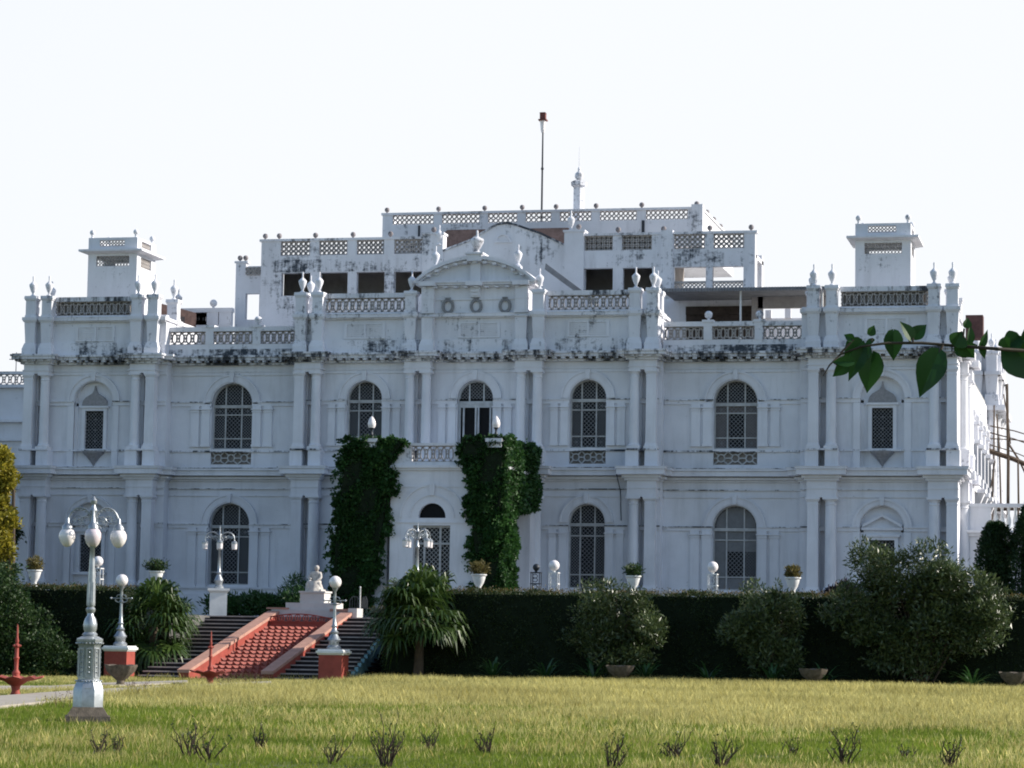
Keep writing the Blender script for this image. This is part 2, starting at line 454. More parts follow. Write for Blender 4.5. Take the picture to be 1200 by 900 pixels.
wl.box(22.5, 22.62, 2.69, 8, ZB, 15.1); wl.box(-22.62, -22.5, 2.69, 8, ZB, 15.1)
part('wall', wl, PL, B)
# plinth courses
pl = MB()
def spans():
    yield -22.62, -15.45, YP; yield -15.45, -8.95, YB; yield -8.95, 8.95, YP; yield 8.95, 15.45, YB; yield 15.45, 22.62, YP
for a, b, y in spans():
    e = .10 if y == YP else -.02
    for z0, z1, p in ((2.4, 3.55, .42), (3.55, 3.72, .34), (3.72, 4.0, .16), (4.0, 4.1, .24)):
        pl.box(a-(e and p if y == YP else -.004), b+(p if y == YP else -.004), y-p, y+.9, z0, z1)
part('plinth', pl, PL, B)
# string courses (imposts) and architrave lines, middle cornice
sc = MB(); sg_ = MB()
for a, b, y in spans():
    o = .0 if y == YP else -.003
    cx = {(-22.62): -19.2, (-15.45): -12.33, (8.95): 12.33, (15.45): 19.2}.get(a)
    cs = [cx] if cx is not None else [-5.45, 0, 5.45]
    hw = 1.0 if (cx and abs(cx) > 15) else (1.03 if cx else .87)
    for z0, z1 in ((12.86, 13.04), (6.94, 7.10)):
        x = a+.02
        for c in cs:
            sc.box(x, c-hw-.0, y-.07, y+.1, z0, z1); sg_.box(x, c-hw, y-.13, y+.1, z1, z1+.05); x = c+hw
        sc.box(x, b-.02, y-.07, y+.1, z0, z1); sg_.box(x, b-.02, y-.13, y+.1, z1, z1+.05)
    sc.box(a+.02, b-.02, y-.06, y+.1, 8.48, 8.54); 
    sc.box(a+.02, b-.02, y-.06, y+.1, 14.36, 14.46); sc.box(a+.02, b-.02, y-.04, y+.1, 14.52, 14.56)
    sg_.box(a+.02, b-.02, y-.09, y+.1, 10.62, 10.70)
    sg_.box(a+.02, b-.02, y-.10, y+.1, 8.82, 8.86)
part_auto('string_course', sc, PLC, B); part_auto('ledge', sg_, PLG, B)  # ledge fillets: mould, with relief shade put into their dark colour
mc = MB(); mg_ = MB()
MT = ((9.20, 9.30, .10), (9.30, 9.42, .26), (9.46, 9.70, .52), (9.70, 9.80, .60))
for a, b, y in spans():
    for z0, z1, p in MT:
        q = p if y == YP else -p
        mc.box(a-(p if y == YP else -.0)+.0, b+(p if y == YP else 0), y-p, y+1.2, z0, z1) if y == YP else mc.box(a+.002, b-.002, y-p, y+1.2, z0+.003, z1-.003)
for a, b, y in spans():
    q = 0.0 if y == YP else -.004
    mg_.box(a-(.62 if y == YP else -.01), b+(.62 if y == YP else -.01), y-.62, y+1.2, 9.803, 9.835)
part('middle_cornice', mc, PLC, B); part_auto('cornice_top', mg_, PLD, B)  # cornice_top: stained strip whose dark colour also stands in for relief shade
# upper cornice with modillions
uc = MB()
UT = ((14.86, 14.96, .12), (15.06, 15.2, .42), (15.2, 15.3, .5))
for a, b, y in spans():
    for z0, z1, p in UT:
        if y == YP: uc.box(a-p, b+p, y-p-.12, y+1.4, z0, z1)
        else: uc.box(a+.002, b-.002, y-p-.12, y+1.4, z0+.003, z1-.003)
    x = a+.15
    while x < b-.1:
        uc.box(x, x+.2, y-.5, y, 14.96, 15.06); x += .42
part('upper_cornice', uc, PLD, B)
# ressauts: entablature blocks over each pair
rs = MB(); rb = MB(); pd = MB(); pg_ = MB()
PAIRS = [s*c for c in (2.7, 8.15, 16.5, 22.0) for s in (-1, 1)]
for c in PAIRS:
    x0, x1 = c-.68, c+.68
    rs.box(x0, x1, -.02, YP+.1, 8.46, 8.84); rs.box(x0-.02, x1+.02, -.05, YP+.1, 8.84, 8.90); rs.box(x0, x1, -.02, YP+.1, 8.9, 9.225)
    for z0, z1, p in ((9.225, 9.34, .1), (9.34, 9.48, .22), (9.48, 9.74, .44), (9.74, 9.83, .5)):
        rs.box(x0-p, x1+p, -.02-p, YP+.3, z0-.003, z1+.003)
    rs.box(x0+.04, x1-.04, 0, YP+.1, 14.40, 14.87)
    rs.box(x0-.02, x1+.02, -.04, YP+.1, 14.52, 14.58)
    for z0, z1, p in ((14.86, 14.96, .1), (14.96, 15.08, .2), (15.08, 15.22, .44), (15.22, 15.31, .5)):
        rb.box(x0-p, x1+p, -.02-p, YP+.3, z0-.003, z1+.003)
    x = x0-.3
    while x < x1+.3: rb.box(x, x+.2, -.36, 0, 14.985, 15.07); x += .42
    for g in (-1, 1):
        gx = c+g*.42
        pd.box(gx-.34+(.07 if g > 0 else 0), gx+.34-(.07 if g < 0 else 0), -.08, YP+.2, 9.83, 10.62)
    pg_.box(x0-.05, x1+.05, -.14, YP+.2, 10.62, 10.7)
    rs.box(x0-.52, x1+.52, -.54, YP+.2, 9.834, 9.86)
part_auto('entablature_block', rs, PL, B); part_auto('cornice_block', rb, PLD, B); part_auto('column_pedestal', pd, PLC, B); part_auto('pedestal_cap', pg_, PLG, B)  # pedestal_cap: grime colour doubles as painted relief shade
# columns
def column(z0, z1, r, square):
    m = MB(); h = z1-z0
    m.frus(0, 0, 0, .12, r*1.32, r*1.32)
    if square:
        m.frus(0, 0, .12, .26, r*1.18, r*1.05); m.frus(0, 0, .26, h-.3, r*1.0, r*.93)
        m.frus(0, 0, h-.34, h-.28, r*1.02, r*1.02); m.frus(0, 0, h-.2, h-.1, r*1.0, r*1.2)
        m.frus(0, 0, h-.28, h-.2, r*.92, r*.95)
    else:
        m.lathe([(r*1.25,.12),(r*1.28,.18),(r*1.1,.24),(r*1.02,.28),(r,.5),(r*.985,h*.4),(r*.90,h-.36),(r*1.0,h-.34),(r*1.0,h-.3),(r*.9,h-.28),(r*.9,h-.2),(r*1.08,h-.13),(r*1.14,h-.1)], n=20)
    m.frus(0, 0, h-.1, h, r*1.25, r*1.25)
    return m
cl_r = mesh_obj('column', column(ZL0, ZL1, .27, False), PL, smooth=True); cl_s = mesh_obj('pier', column(ZL0, ZL1, .26, True), PL)
cu_r = mesh_obj('column', column(10.7, ZU1, .235, False), PL, smooth=True); cu_s = mesh_obj('pier', column(10.7, ZU1, .24, True), PL)
for c in (2.7, 8.15, 16.5, 22.0):
    for s in (-1, 1):
        for g in (-1, 1):
            sq = (c == 8.15 and g == 1) or (c == 16.5 and g == -1) or (c == 22.0 and g == 1)
            x = s*(c+g*.40)
            put(cl_s if sq else cl_r, (x, YC, ZL0), B); put(cu_s if sq else cu_r, (x, YC, 10.7), B)
# return strips behind the corner piers
rt = MB()
for s in (-1, 1):
    for c in (8.55, 16.1, 22.4):
        a, b = sorted((s*c-.21, s*c+.21))
        rt.box(a, b, .3, YP+.1, ZL0, 8.46); rt.box(a+.01, b-.01, .3, YP+.1, 10.7, 14.4)
part_auto('corner_return', rt, PL, B)
# windows ------------------------------------------------------------------
def window(hw, zsill, zspring, variant):
    """origin at the sill centre; glass plane at y=.4"""
    H = zspring-zsill; r = hw
    fr_ = MB(); lt = MB(); pn = MB()
    arc = [(r*math.cos(math.pi*i/20), H+r*math.sin(math.pi*i/20)) for i in range(21)]
    pn.prism([(-hw, 0), (hw, 0)]+arc[:], .42, .44)
    fr_.ring(0, H, r-.055, r+.0, .30, .38)
    v1, v2 = -hw*.40, hw*.40
    for x in (-hw+.03, hw-.03): fr_.box(x-.03, x+.03, .30, .38, 0, H)
    top = lambda x: H+math.sqrt(max(r*r-x*x, 0))-.03
    for x in (v1, v2): fr_.box(x-.035, x+.035, .302, .385, 0, top(x))
    fr_.box(-hw, hw, .27, .385, H-.17, H-.02)
    fr_.box(-hw, hw, .29, .385, -.0, .06)
    hs = (.24*H, .77*H) if variant != 'ground' else (.21*H, .80*H)
    for z in hs: fr_.box(-hw, hw, .304, .383, z-.03, z+.03)
    cells = []
    xs = [-hw+.06, v1-.035, v1+.035, v2-.035, v2+.035, hw-.06]; zs = [.06, hs[0]-.03, hs[0]+.03, hs[1]-.03, hs[1]+.03, H-.17]
    for i in range(3):
        for j in range(3):
            x0, x1, z0, z1 = xs[2*i], xs[2*i+1], zs[2*j], zs[2*j+1]
            st = .20 if (i == 1) else .145
            clipdiag(lt, lambda x, z: x0 <= x <= x1 and z0 <= z <= z1, x0, x1, z0, z1, st, .026, .36, .372)
            if i != 1 and j != 1:
                lt.lathe([(.001, 0), (.06, 0)], (0, 0, 0), 4, cap=False) if False else lt.box((x0+x1)/2-.045, (x0+x1)/2+.045, .345, .36, (z0+z1)/2-.045, (z0+z1)/2+.045)
    clipdiag(lt, lambda x, z: z > H+.02 and x*x+(z-H)**2 < (r-.06)**2 and min(abs(x-v1), abs(x-v2)) > .04, -hw, hw, H, H+r, .17, .026, .36, .372)
    o = mesh_obj('window', fr_, FRAME)
    mesh_obj('lattice', lt, LATT, o); mesh_obj('pane', pn, GLASS, o)
    return o
def surround(hw, zsill, zspring, ground, side, y):
    """archivolt, keystone, flanking pilasters and sill lattice; origin (0,0,0) at wall face"""
    m = MB(); j = MB()
    m.ring(0, zspring, hw+.06, hw+.34, -.07, .05, n=28); m.ring(0, zspring, hw+.34, hw+.42, -.12, .05, n=28)
    m.ring(0, zspring, hw+.0, hw+.06, -.03, .04, n=28)
    m.prism([(-.08, zspring+hw+.02), (.08, zspring+hw+.02), (.12, zspring+hw+.46), (-.12, zspring+hw+.46)], -.18, .02)
    zi = 12.88 if not ground else 6.95
    zb = 10.9 if not ground else 4.1
    w1 = .36 if not side else .42
    for s in (-1, 1):
        for k, (xc, dy) in enumerate(((hw+.06+w1/2, .10), (hw+.16+w1*1.6, .06))):
            xc *= s
            m.box(xc-w1/2, xc+w1/2, -dy-.02, .02, zb, zi-.26)
            m.box(xc-w1/2-.04, xc+w1/2+.04, -dy-.06, .02, zb-.02, zb+.1)
            m.box(xc-w1/2-.04, xc+w1/2+.04, -dy-.06, .02, zi-.32, zi-.26)
            m.box(xc-w1/2-.07, xc+w1/2+.07, -dy-.09, .02, zi-.2, zi-.14)
            m.box(xc-w1/2, xc+w1/2, -dy-.02, .02, zi-.26, zi-.2); m.box(xc-w1/2+.0, xc+w1/2, -dy-.03, .02, zi-.14, zi)
    o = mesh_obj('window_surround', m, PL)
    if not ground:
        m2 = MB(); m2.box(-hw-.02, hw+.02, -.1, .3, 10.66, 10.76)
        m2.box(-hw, hw, .02, .3, 9.9, 10.03)
        mesh_obj('sill', m2, PLC, o)
        jali(j, -hw+.03, hw-.03, 10.04, 10.64, .03, .09, 'xo', .055, .62); 
        mesh_obj('lattice', j, FRAME, o)
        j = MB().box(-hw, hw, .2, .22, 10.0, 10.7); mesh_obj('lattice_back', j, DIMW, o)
    return o
wproto = {}
def getw(hw, zs, zp, v):
    k = (hw, v)
    if k not in wproto: wproto[k] = window(hw, zs, zp, v)
    return wproto[k]
sproto = {}
def gets(hw, zs, zp, g, side, y):
    k = (hw, g)
    if k not in sproto: sproto[k] = surround(hw, zs, zp, g, side, y)
    return sproto[k]
for cx, hw, y in ((-5.45, .87, YP), (5.45, .87, YP), (-12.33, 1.03, YB), (12.33, 1.03, YB), (0, .87, YP)):
    zu, zl = 14.0-hw, 8.15-hw
    if cx: put(getw(hw, 10.78, zu, 'upper'), (cx, y, 10.78), B)
    put(gets(hw, 10.78, zu, False, hw > 1, y), (cx, y, 0), B)
    if cx:
        put(getw(hw, 4.2, zl, 'ground'), (cx, y, 4.2), B)
        put(gets(hw, 4.2, zl, True, hw > 1, y), (cx, y, 0), B)
# grey blinds behind the right side bay windows
bl = MB(); bl.box(11.34, 12.0, YB+.376, YB+.39, 10.8, 13.0); bl.box(12.0, 12.74, YB+.376, YB+.39, 12.5, 13.0); bl.box(12.74, 13.3, YB+.376, YB+.39, 10.8, 13.0)
o = part_auto('blind', bl, simple('brown_blind', (.15,.125,.12), .8, var=.3, scale=6), B)
bl = MB(); bl.box(11.34, 11.93, YB+.376, YB+.39, 4.25, 7.1); bl.box(11.93, 13.3, YB+.376, YB+.39, 6.0, 7.1); bl.box(11.93, 13.3, YB+.376, YB+.39, 4.25, 4.75)
bl.prism([(11.38, 7.12), (13.28, 7.12)]+[(12.33+.94*math.cos(math.pi*i/16), 7.12+.94*math.sin(math.pi*i/16)) for i in range(17)], YB+.376, YB+.39)
part_auto('blind', bl, PALEG, B)
# centre balcony door
dm = MB(); dz = MB()
H = 13.12-9.9
dz.prism([(-.87, 9.9), (.87, 9.9)]+[(.87*math.cos(math.pi*i/16), 13.13+.87*math.sin(math.pi*i/16)) for i in range(17)], YP+.42, YP+.44)
d = part('balcony_door', dz, GLASS, B)
dm.ring(0, 13.13, .80, .87, YP+.3, YP+.38); dm.box(-.87, .87, YP+.26, YP+.38, 12.88, 13.02)
for x in (-.35, .35): dm.box(x-.035, x+.035, YP+.3, YP+.38, 13.02, 13.9)
for x in (-.81, -.62, -.03, .10, .68, .81): dm.box(x-.04, x+.04, YP+.28, YP+.37, 9.9, 12.88)
dm.box(-.85, .85, YP+.285, YP+.365, 12.72, 12.9)
clip = MB(); clipdiag(clip, lambda x, z: z > 13.14 and x*x+(z-13.13)**2 < .79**2 and abs(abs(x)-.35) > .04, -.87, .87, 13.13, 14.0, .17, .03, YP+.36, YP+.372)
mesh_obj('frame', dm, FRAMEW, d); mesh_obj('lattice', clip, LATT, d)
# pavilion niches: framed grille windows under an ogee (upper) or a pediment (lower)
def niche(upper):
    m = MB()
    zs = 13.05 if upper else 7.1
    m.ring(0, zs, 1.04, 1.26, -.07, .05, n=28); m.ring(0, zs, 1.26, 1.36, -.12, .05, n=28); m.ring(0, zs, 1.0, 1.04, -.03, .04, n=28)
    m.prism([(-.08, zs+1.02), (.08, zs+1.02), (.12, zs+1.42), (-.12, zs+1.42)], -.18, .02)
    z0, z1, hw = (10.75, 12.62, .5) if upper else (4.75, 6.55, .58)
    zb = 9.82 if upper else 4.1
    for s in (-1, 1):
        a, b = sorted((s*1.0, s*1.32)); m.box(a, b, -.07, .05, zb, zs-.2)
        a, b = sorted((s*.86, s*1.0)); m.box(a, b, .13, .29, zb, zs-.2)
    m.rect_wall(-.86, .86, zb, zs-.02, [(-hw, hw, z0, z1)], .2, .42)
    m.add([(-1.02,.28,zs-.06),(1.02,.28,zs-.06)]+[(1.02*math.cos(math.pi*i/16),.28,zs+1.02*math.sin(math.pi*i/16)) for i in range(17)], [tuple(range(19))])
    m.rect_wall(-hw-.15, hw+.15, z0-.02, z1+.14, [(-hw+.02, hw-.02, z0, z1)], .10, .21)
    m.box(-hw-.24, hw+.24, .02, .22, z1+.14, z1+.24)
    m.box(-hw-.26, hw+.26, -.02, .22, z0-.14, z0-.02)
    o = mesh_obj('window_niche', m, PL)
    g = MB(); g.box(-hw, hw, .38, .40, z0, z1); mesh_obj('pane', g, GLASS, o)
    l = MB(); jali(l, -hw, hw, z0, z1, .30, .312, 'x', .022, .17)
    nx, nz = 3, 7
    for i in range(nx):
        for k in range(nz):
            for dx in (0,):
                x = -hw+.14+i*(2*hw-.28)/(nx-1); z = z0+.14+k*(z1-z0-.28)/(nz-1)+(.0 if i % 2 else .0)
                l.box(x-.03, x+.03, .285, .30, z-.03, z+.03)
    mesh_obj('grille', l, LATT, o)
    e = MB()
    if upper:
        pts = [(-.66, 12.88), (.66, 12.88)]
        cur = [(.64, 12.98), (.60, 13.12), (.48, 13.27), (.3, 13.38), (.14, 13.47), (.05, 13.62), (0, 13.86)]
        e.prism(pts+cur+[(-x, z) for x, z in cur[-2::-1]], .1, .29)
        e.lathe([(.02, 9.92), (.10, 10.05), (.3, 10.3), (.52, 10.52), (.58, 10.62)], (0, .18, 0), 14)
        mesh_obj('ogee_canopy', e, OGEE, o)
    else:
        for s in (-1, 1): e.prism([(0, 7.62), (0, 7.76), (s*.9, 7.26), (s*.9, 7.12)][::s], .06, .29)
        e.box(-.95, .95, .05, .29, 7.0, 7.12)
        mesh_obj('small_pediment', e, PLC, o)
    return o
for upper in (True, False):
    nn = niche(upper)
    for cx in (-19.2, 19.2): put(nn, (cx, YP, 0), B)
# ------------------------------------------------------------------ attic and parapets
at = MB(); ab = MB()
for a, b in ((-22.55, -15.5), (-8.85, 8.85), (15.5, 22.55)):
    ab.box(a, b, .36, 1.0, 15.3, 15.92)
    ab.box(a-.03, b+.03, .16, 1.08, 17.15, 17.17); at.box(a, b, .46, .95, 15.92, 16.97)
    at.box(a-.05, b+.05, .18, 1.1, 17.0, 17.15); at.box(a, b, .3, 1.0, 16.94, 17.0)
    at.box(a, b, .45, .85, 17.15, 17.28)
for s in (-1, 1):
    for x in (22.3, 15.75, 8.6):
        if x == 8.6: yb = 4
        else: yb = 6
        a, b = sorted((s*(x-.2), s*(x+.2)))
        at.box(a, b, .95, yb, 15.3, 17.0); a, b = sorted((s*(x-.3), s*(x+.3))); at.box(a, b, 1.1, yb, 17.0, 17.15)
for cx in (-19.15, -5.45, 0.18, 5.45, 19.4):
    at.rect_wall(cx-1.02, cx+1.02, 16.0, 16.76, [(cx-.88, cx-.05, 16.08, 16.68), (cx+.05, cx+.88, 16.08, 16.68)], .40, .47)
    for k in range(6):
        z = 16.12+k*.095; at.box(cx-.88, cx-.05, .425, .465, z, z+.05); at.box(cx+.05, cx+.88, .425, .465, z, z+.05)
part_auto('attic', at, PLW, B); part_auto('attic_base', ab, PLB, B)
# lattice balustrades on the attic
def balustrade(x0, x1, z0, z1, y, kind, pitch, mat=JALI, parent=None, name='balustrade', rail=True, solid=False):
    j = MB(); jali(j, x0, x1, z0, z1, y-.05, y+.05, kind, .068, pitch)
    o = part(name, j, mat, parent or B)
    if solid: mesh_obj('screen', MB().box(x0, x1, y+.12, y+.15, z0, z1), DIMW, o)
    return o
rl = MB()
for a, b in ((-21.3, -17.2), (-7.45, -3.5), (3.5, 7.45), (17.3, 21.3)):
    balustrade(a, b, 17.28, 17.98, .62, 'hex', .34, solid=abs(a) > 15)
    rl.box(a-.02, b+.02, .42, .84, 17.98, 18.2)
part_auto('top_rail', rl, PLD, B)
def apier():
    m = MB()
    m.frus(0, 0, 15.3, 15.62, .36, .36); m.frus(0, 0, 15.62, 15.9, .36, .27); m.frus(0, 0, 15.9, 16.2, .24, .25); m.frus(0, 0, 16.2, 16.95, .25, .29)
    m.frus(0, 0, 16.95, 17.03, .33, .36); m.frus(0, 0, 17.03, 17.18, .38, .38); m.frus(0, 0, 17.18, 17.3, .29, .27); m.frus(0, 0, 17.3, 18.02, .255, .255)
    m.frus(0, 0, 18.02, 18.1, .29, .31); m.frus(0, 0, 18.1, 18.24, .33, .31)
    return m
ap = mesh_obj('parapet_pier', apier(), PLW)
urn = mesh_obj('urn_finial', MB().lathe([(.13,0),(.13,.05),(.06,.10),(.055,.16),(.10,.24),(.17,.42),(.20,.55),(.19,.60),(.13,.66),(.10,.69),(.045,.74),(.035,.80),(.045,.98),(.02,1.02)], n=14), PLW, smooth=True)
ball = mesh_obj('ball_finial', MB().lathe([(.09,0),(.06,.05),(.06,.10)], n=10).sphere((0,0,.26), .19, 14, 10), PLW, smooth=True)
dball = mesh_obj('dark_ball_finial', MB().lathe([(.07,0),(.045,.05),(.05,.08)], n=10).sphere((0,0,.19), .135, 14, 10), simple('ball_stone', (.33,.30,.31), .9, var=.7, scale=5), smooth=True)
for s in (-1, 1):
    for c in (2.7, 8.15, 16.5, 22.0):
        for g in (-1, 1):
            x = s*(c+g*.42)
            if c == 2.7 and g == -1: continue
            put(ap, (x, .32, 0), B); put(urn, (x, .32, 18.24), B)
    for x in (15.8, 22.25): put(ap, (s*x, 2.3, 0), B); put(urn, (s*x, 2.3, 18.24), B)
    put(ap, (s*22.25, 5.6, 0), B); put(ap, (s*8.55, 1.6, 0), B); put(urn, (s*8.55, 1.6, 18.24), B)
# scroll like lower piers below the pediment pilasters
lowp = MB(); lowp.frus(0,0,15.3,15.62,.36,.36); lowp.frus(0,0,15.62,15.9,.36,.27); lowp.frus(0,0,15.9,16.95,.25,.28); lowp.frus(0,0,16.95,17.0,.33,.36)
lp = mesh_obj('attic_pilaster', lowp, PLW)
for s in (-1, 1): put(lp, (s*2.28, .34, 0), B)
# segmental pediment
pm = MB()
pm.box(-2.5, 2.5, .36, 1.5, 17.15, 18.5)
for s in (-1, 1):
    pm.box(s*2.28-.3, s*2.28+.3, .12, .4, 17.15, 18.42); pm.box(s*2.28-.34, s*2.28+.34, .08, .4, 17.15, 17.3); pm.box(s*2.28-.32, s*2.28+.32, .1, .4, 17.82, 17.88)
pm.box(-2.5, 2.5, .30, .4, 17.80, 17.86)
pm.box(-.24, .24, .2, .4, 17.92, 18.42); pm.box(-.18, .18, .14, .4, 18.0, 18.1); pm.box(-.2, .2, .12, .4, 18.16, 18.26)
for z0, z1, p in ((18.42, 18.5, .12), (18.5, 18.6, .28), (18.6, 18.68, .36)):
    pm.box(-2.6-p, 2.6+p, .36-p, 1.7, z0, z1)
for c in (-2.28, 0, 2.28): pm.box(c-.4, c+.4, -.12, .5, 18.45, 18.66)
x = -2.5
while x < 2.4: pm.box(x, x+.18, .0, .3, 18.36, 18.42); x += .5
# arc: chord 6, rise 1.2 above 18.68
def arcp(hw, z0, rise, n=28):
    R = (hw*hw+rise*rise)/(2*rise); zc = z0+rise-R; a = math.asin(hw/R)
    return [(R*math.sin(-a+2*a*i/n), zc+R*math.cos(-a+2*a*i/n)) for i in range(n+1)]
inner = arcp(2.75, 18.68, .98)
pm.prism([(-2.75, 18.66)]+inner+[(2.75, 18.66)], .42, 1.4)
def band(h0, z0, r0, h1, r1, y0, y1):
    A, A2 = arcp(h0, z0, r0), arcp(h1, z0, r1)
    for i in range(28): pm.prism([A[i], A[i+1], A2[i+1], A2[i]], y0, y1)
band(2.72, 18.66, .92, 2.84, 1.05, .2, 1.45); band(2.84, 18.66, 1.05, 3.02, 1.22, -.02, 1.6)
A = arcp(2.7, 18.66, .9, 12)
for i in range(1, 12, 1):
    px, pz = A[i]; pm.box(px-.1, px+.1, .05, .42, pz-.02, pz+.10)
pm.box(-.24, .24, .25, .5, 18.68, 19.62); pm.box(-.36, .36, -.06, 1.0, 19.62, 19.94); pm.box(-.44, .44, -.14, 1.1, 19.94, 20.02)
P0 = part('pediment', pm, PLC, B)
for cx in (-1.33, .05, 1.45):
    r_ = MB(); cz = 17.5
    pts = [(cx+.24*math.cos(a*math.pi/8), cz+.3*math.sin(a*math.pi/8)) for a in range(16)]
    r_.poly(pts, .13, .26, .37, True); r_.box(cx-.13, cx+.13, .26, .37, cz+.33, cz+.42); r_.box(cx-.08, cx+.08, .26, .37, cz-.44, cz-.34)
    part('medallion', r_, RINGM, P0)
mo = MB(); mo.lathe([(.26,0),(.26,.07),(.12,.12),(.10,.22),(.18,.30),(.30,.52),(.33,.66),(.28,.74),(.16,.78),(.06,.84),(.05,1.1),(.02,1.15)], (0, .5, 20.02), 16)
part('urn_finial', mo, PLW, B, smooth=True)
for s in (-1, 1):
    f = MB(); f.frus(s*2.02, .5, 19.0, 19.42, .2, .16); part('finial_base', f, PLW, B)
    put(urn, (s*2.02, .5, 19.42), B)
# side bay parapets
sb = MB(); st = MB()
for s in (-1, 1):
    a, b = sorted((s*8.95, s*15.5))
    st.box(a, b, .93, 1.5, 15.3, 15.62); sb.box(a, b, .98, 1.45, 15.62, 15.86)
    sb.box(a, b, .95, 1.48, 16.5, 16.72)
    ps = sorted([s*11.05, s*13.45])
    for p in ps: sb.box(p-.2, p+.2, .96, 1.46, 15.86, 16.5); sb.box(p-.27, p+.27, .9, 1.5, 16.68, 16.8)
    e = [a+.02, ps[0], ps[1], b-.02]
    for i in range(3):
        x0 = e[i]+(.2 if i else .0); x1 = e[i+1]-(.2 if i < 2 else .0)
        balustrade(x0, x1, 15.86, 16.5, 1.15, 'hex', .34)
    for p in ps:
        if s > 0 or p > -12: put(ball, (p, 1.2, 16.8), B)
part_auto('parapet', sb, PLW, B); part_auto('parapet_base', st, PLM, B)
# roof floor
rf = MB(); rf.box(-22.4, 22.4, 1.5, 39.9, 15.2, 15.5); part('roof_deck', rf, ROOFF, B)
# ------------------------------------------------------------------ roof towers
def tower(cx):
    m = MB(); hw = 1.29; y0 = 2.3; y1 = 4.9
    h0, h1 = -.86, .88
    m.rect_wall(cx-hw, cx+hw, 15.4, 20.62, [(cx+h0, cx+h1, 19.98, 20.5)], y0, y0+.2)
    m.rect_wall(cx-hw, cx+hw, 15.4, 20.62, [(cx+h0, cx+h1, 19.98, 20.5)], y1-.2, y1)
    for sx in (-1, 1):
        xa, xb = sorted((cx+sx*hw, cx+sx*(hw-.2)))
        m.box(xa, xb, y0+.2, y1-.2, 15.4, 19.98); m.box(xa, xb, y0+.2, y1-.2, 20.5, 20.62)
        m.box(xa, xb, y0+.2, y0+.55, 19.98, 20.5); m.box(xa, xb, y1-.55, y1-.2, 19.98, 20.5)
    # parapet with openings
    for (ya, yb) in ((y0, y0+.15), (y1-.15, y1)):
        m.rect_wall(cx-hw, cx+hw, 20.86, 21.42, [(cx-.70, cx+.62, 20.98, 21.3)], ya, yb)
    for sx in (-1, 1):
        xa, xb = sorted((cx+sx*hw, cx+sx*(hw-.15)))
        m.box(xa, xb, y0+.15, y1-.15, 20.86, 20.98); m.box(xa, xb, y0+.15, y1-.15, 21.3, 21.42)
        m.box(xa, xb, y0+.15, y0+.6, 20.98, 21.3); m.box(xa, xb, y1-.6, y1-.15, 20.98, 21.3)
    T = part('roof_tower', m, PLW, B)
    e = MB(); e.box(cx-hw-.38, cx+hw+.38, y0-.38, y1+.38, 20.70, 20.8); e.frus(cx, (y0+y1)/2, 20.62, 20.70, hw+.1, hw+.36); e.frus(cx, (y0+y1)/2, 20.8, 20.86, hw+.34, hw+.02)
    mesh_obj('eave', e, PLC, T)
    g = MB(); jali(g, cx+h0, cx+h1, 19.98, 20.5, y0+.08, y0+.12, 'ring', .035, .16); 
    g2 = MB(); jali(g2, y0+.55, y1-.55, 19.98, 20.5, -.02, .02, 'ring', .035, .16)
    Mx = Matrix(((0, -1, 0, cx+hw-.1), (1, 0, 0, 0), (0, 0, 1, 0), (0, 0, 0, 1)))
    mesh_obj('grille', g, JALI, T); g = MB().merge(g2, Mx); mesh_obj('grille', g, JALI, T)
    g = MB(); jali(g, cx-.70, cx+.62, 20.98, 21.3, y0+.05, y0+.10, 'ring', .04, .16)
    g2 = MB(); jali(g2, y0+.6, y1-.6, 20.98, 21.3, -.02, .02, 'ring', .04, .16); mesh_obj('lattice', g, JALI, T); g = MB().merge(g2, Mx); mesh_obj('lattice', g, JALI, T)
    for (dx, dy) in ((-1, 0), (1, 0), (1, 1), (-1, 1)):
        k = MB(); x, y = cx+dx*(hw-.14), (y0+.14 if dy == 0 else y1-.14)
        k.lathe([(.09,21.42),(.05,21.48),(.07,21.54),(.05,21.58)], (x, y, 0), 10).sphere((x, y, 21.70), .14, 12, 8)
        mesh_obj('ball_finial', k, PLW, T, smooth=True)
tower(-19.09); tower(19.07)
# ------------------------------------------------------------------ first roof storey (y=8)
r1 = MB(); Y1 = 8.0
hl = [(-12.09, -10.55, 19.13, 20.3), (-10.03, -8.56, 19.13, 20.3), (-8.09, -6.62, 19.13, 20.3), (-6.11, -4.61, 19.13, 20.3),
      (3.69, 5.18, 19.13, 20.3), (5.69, 7.17, 19.13, 20.3), (8.27, 9.86, 19.13, 20.3), (10.19, 11.73, 19.13, 20.3)]
hl[-2] = (8.27, 9.86, 19.13, 20.3)
r1.rect_wall(-13.2, 12.3, 15.4, 21.2, hl, Y1, Y1+.35)
r1.box(-13.2, 12.3, Y1+.35, 11.2, 20.75, 20.95)
r1.box(-13.2, 12.3, Y1+.35, 11.2, 18.7, 18.85)
r1.box(-13.2, -12.95, Y1+.35, 11.0, 15.4, 21.2); r1.box(12.05, 12.3, Y1+.35, Y1+.8, 15.4, 21.2); r1.box(12.05, 12.3, 10.6, 11.2, 15.4, 21.2)
R1 = part('roof_storey', r1, PLW, B)
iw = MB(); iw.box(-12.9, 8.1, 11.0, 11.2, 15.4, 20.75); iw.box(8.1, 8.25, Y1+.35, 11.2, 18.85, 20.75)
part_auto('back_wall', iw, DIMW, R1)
cap = MB(); cap.box(-13.3, -4.6+.02, Y1-.05, Y1+.4, 21.95, 22.07); cap.box(3.7, 12.4, Y1-.05, Y1+.4, 21.95, 22.07)
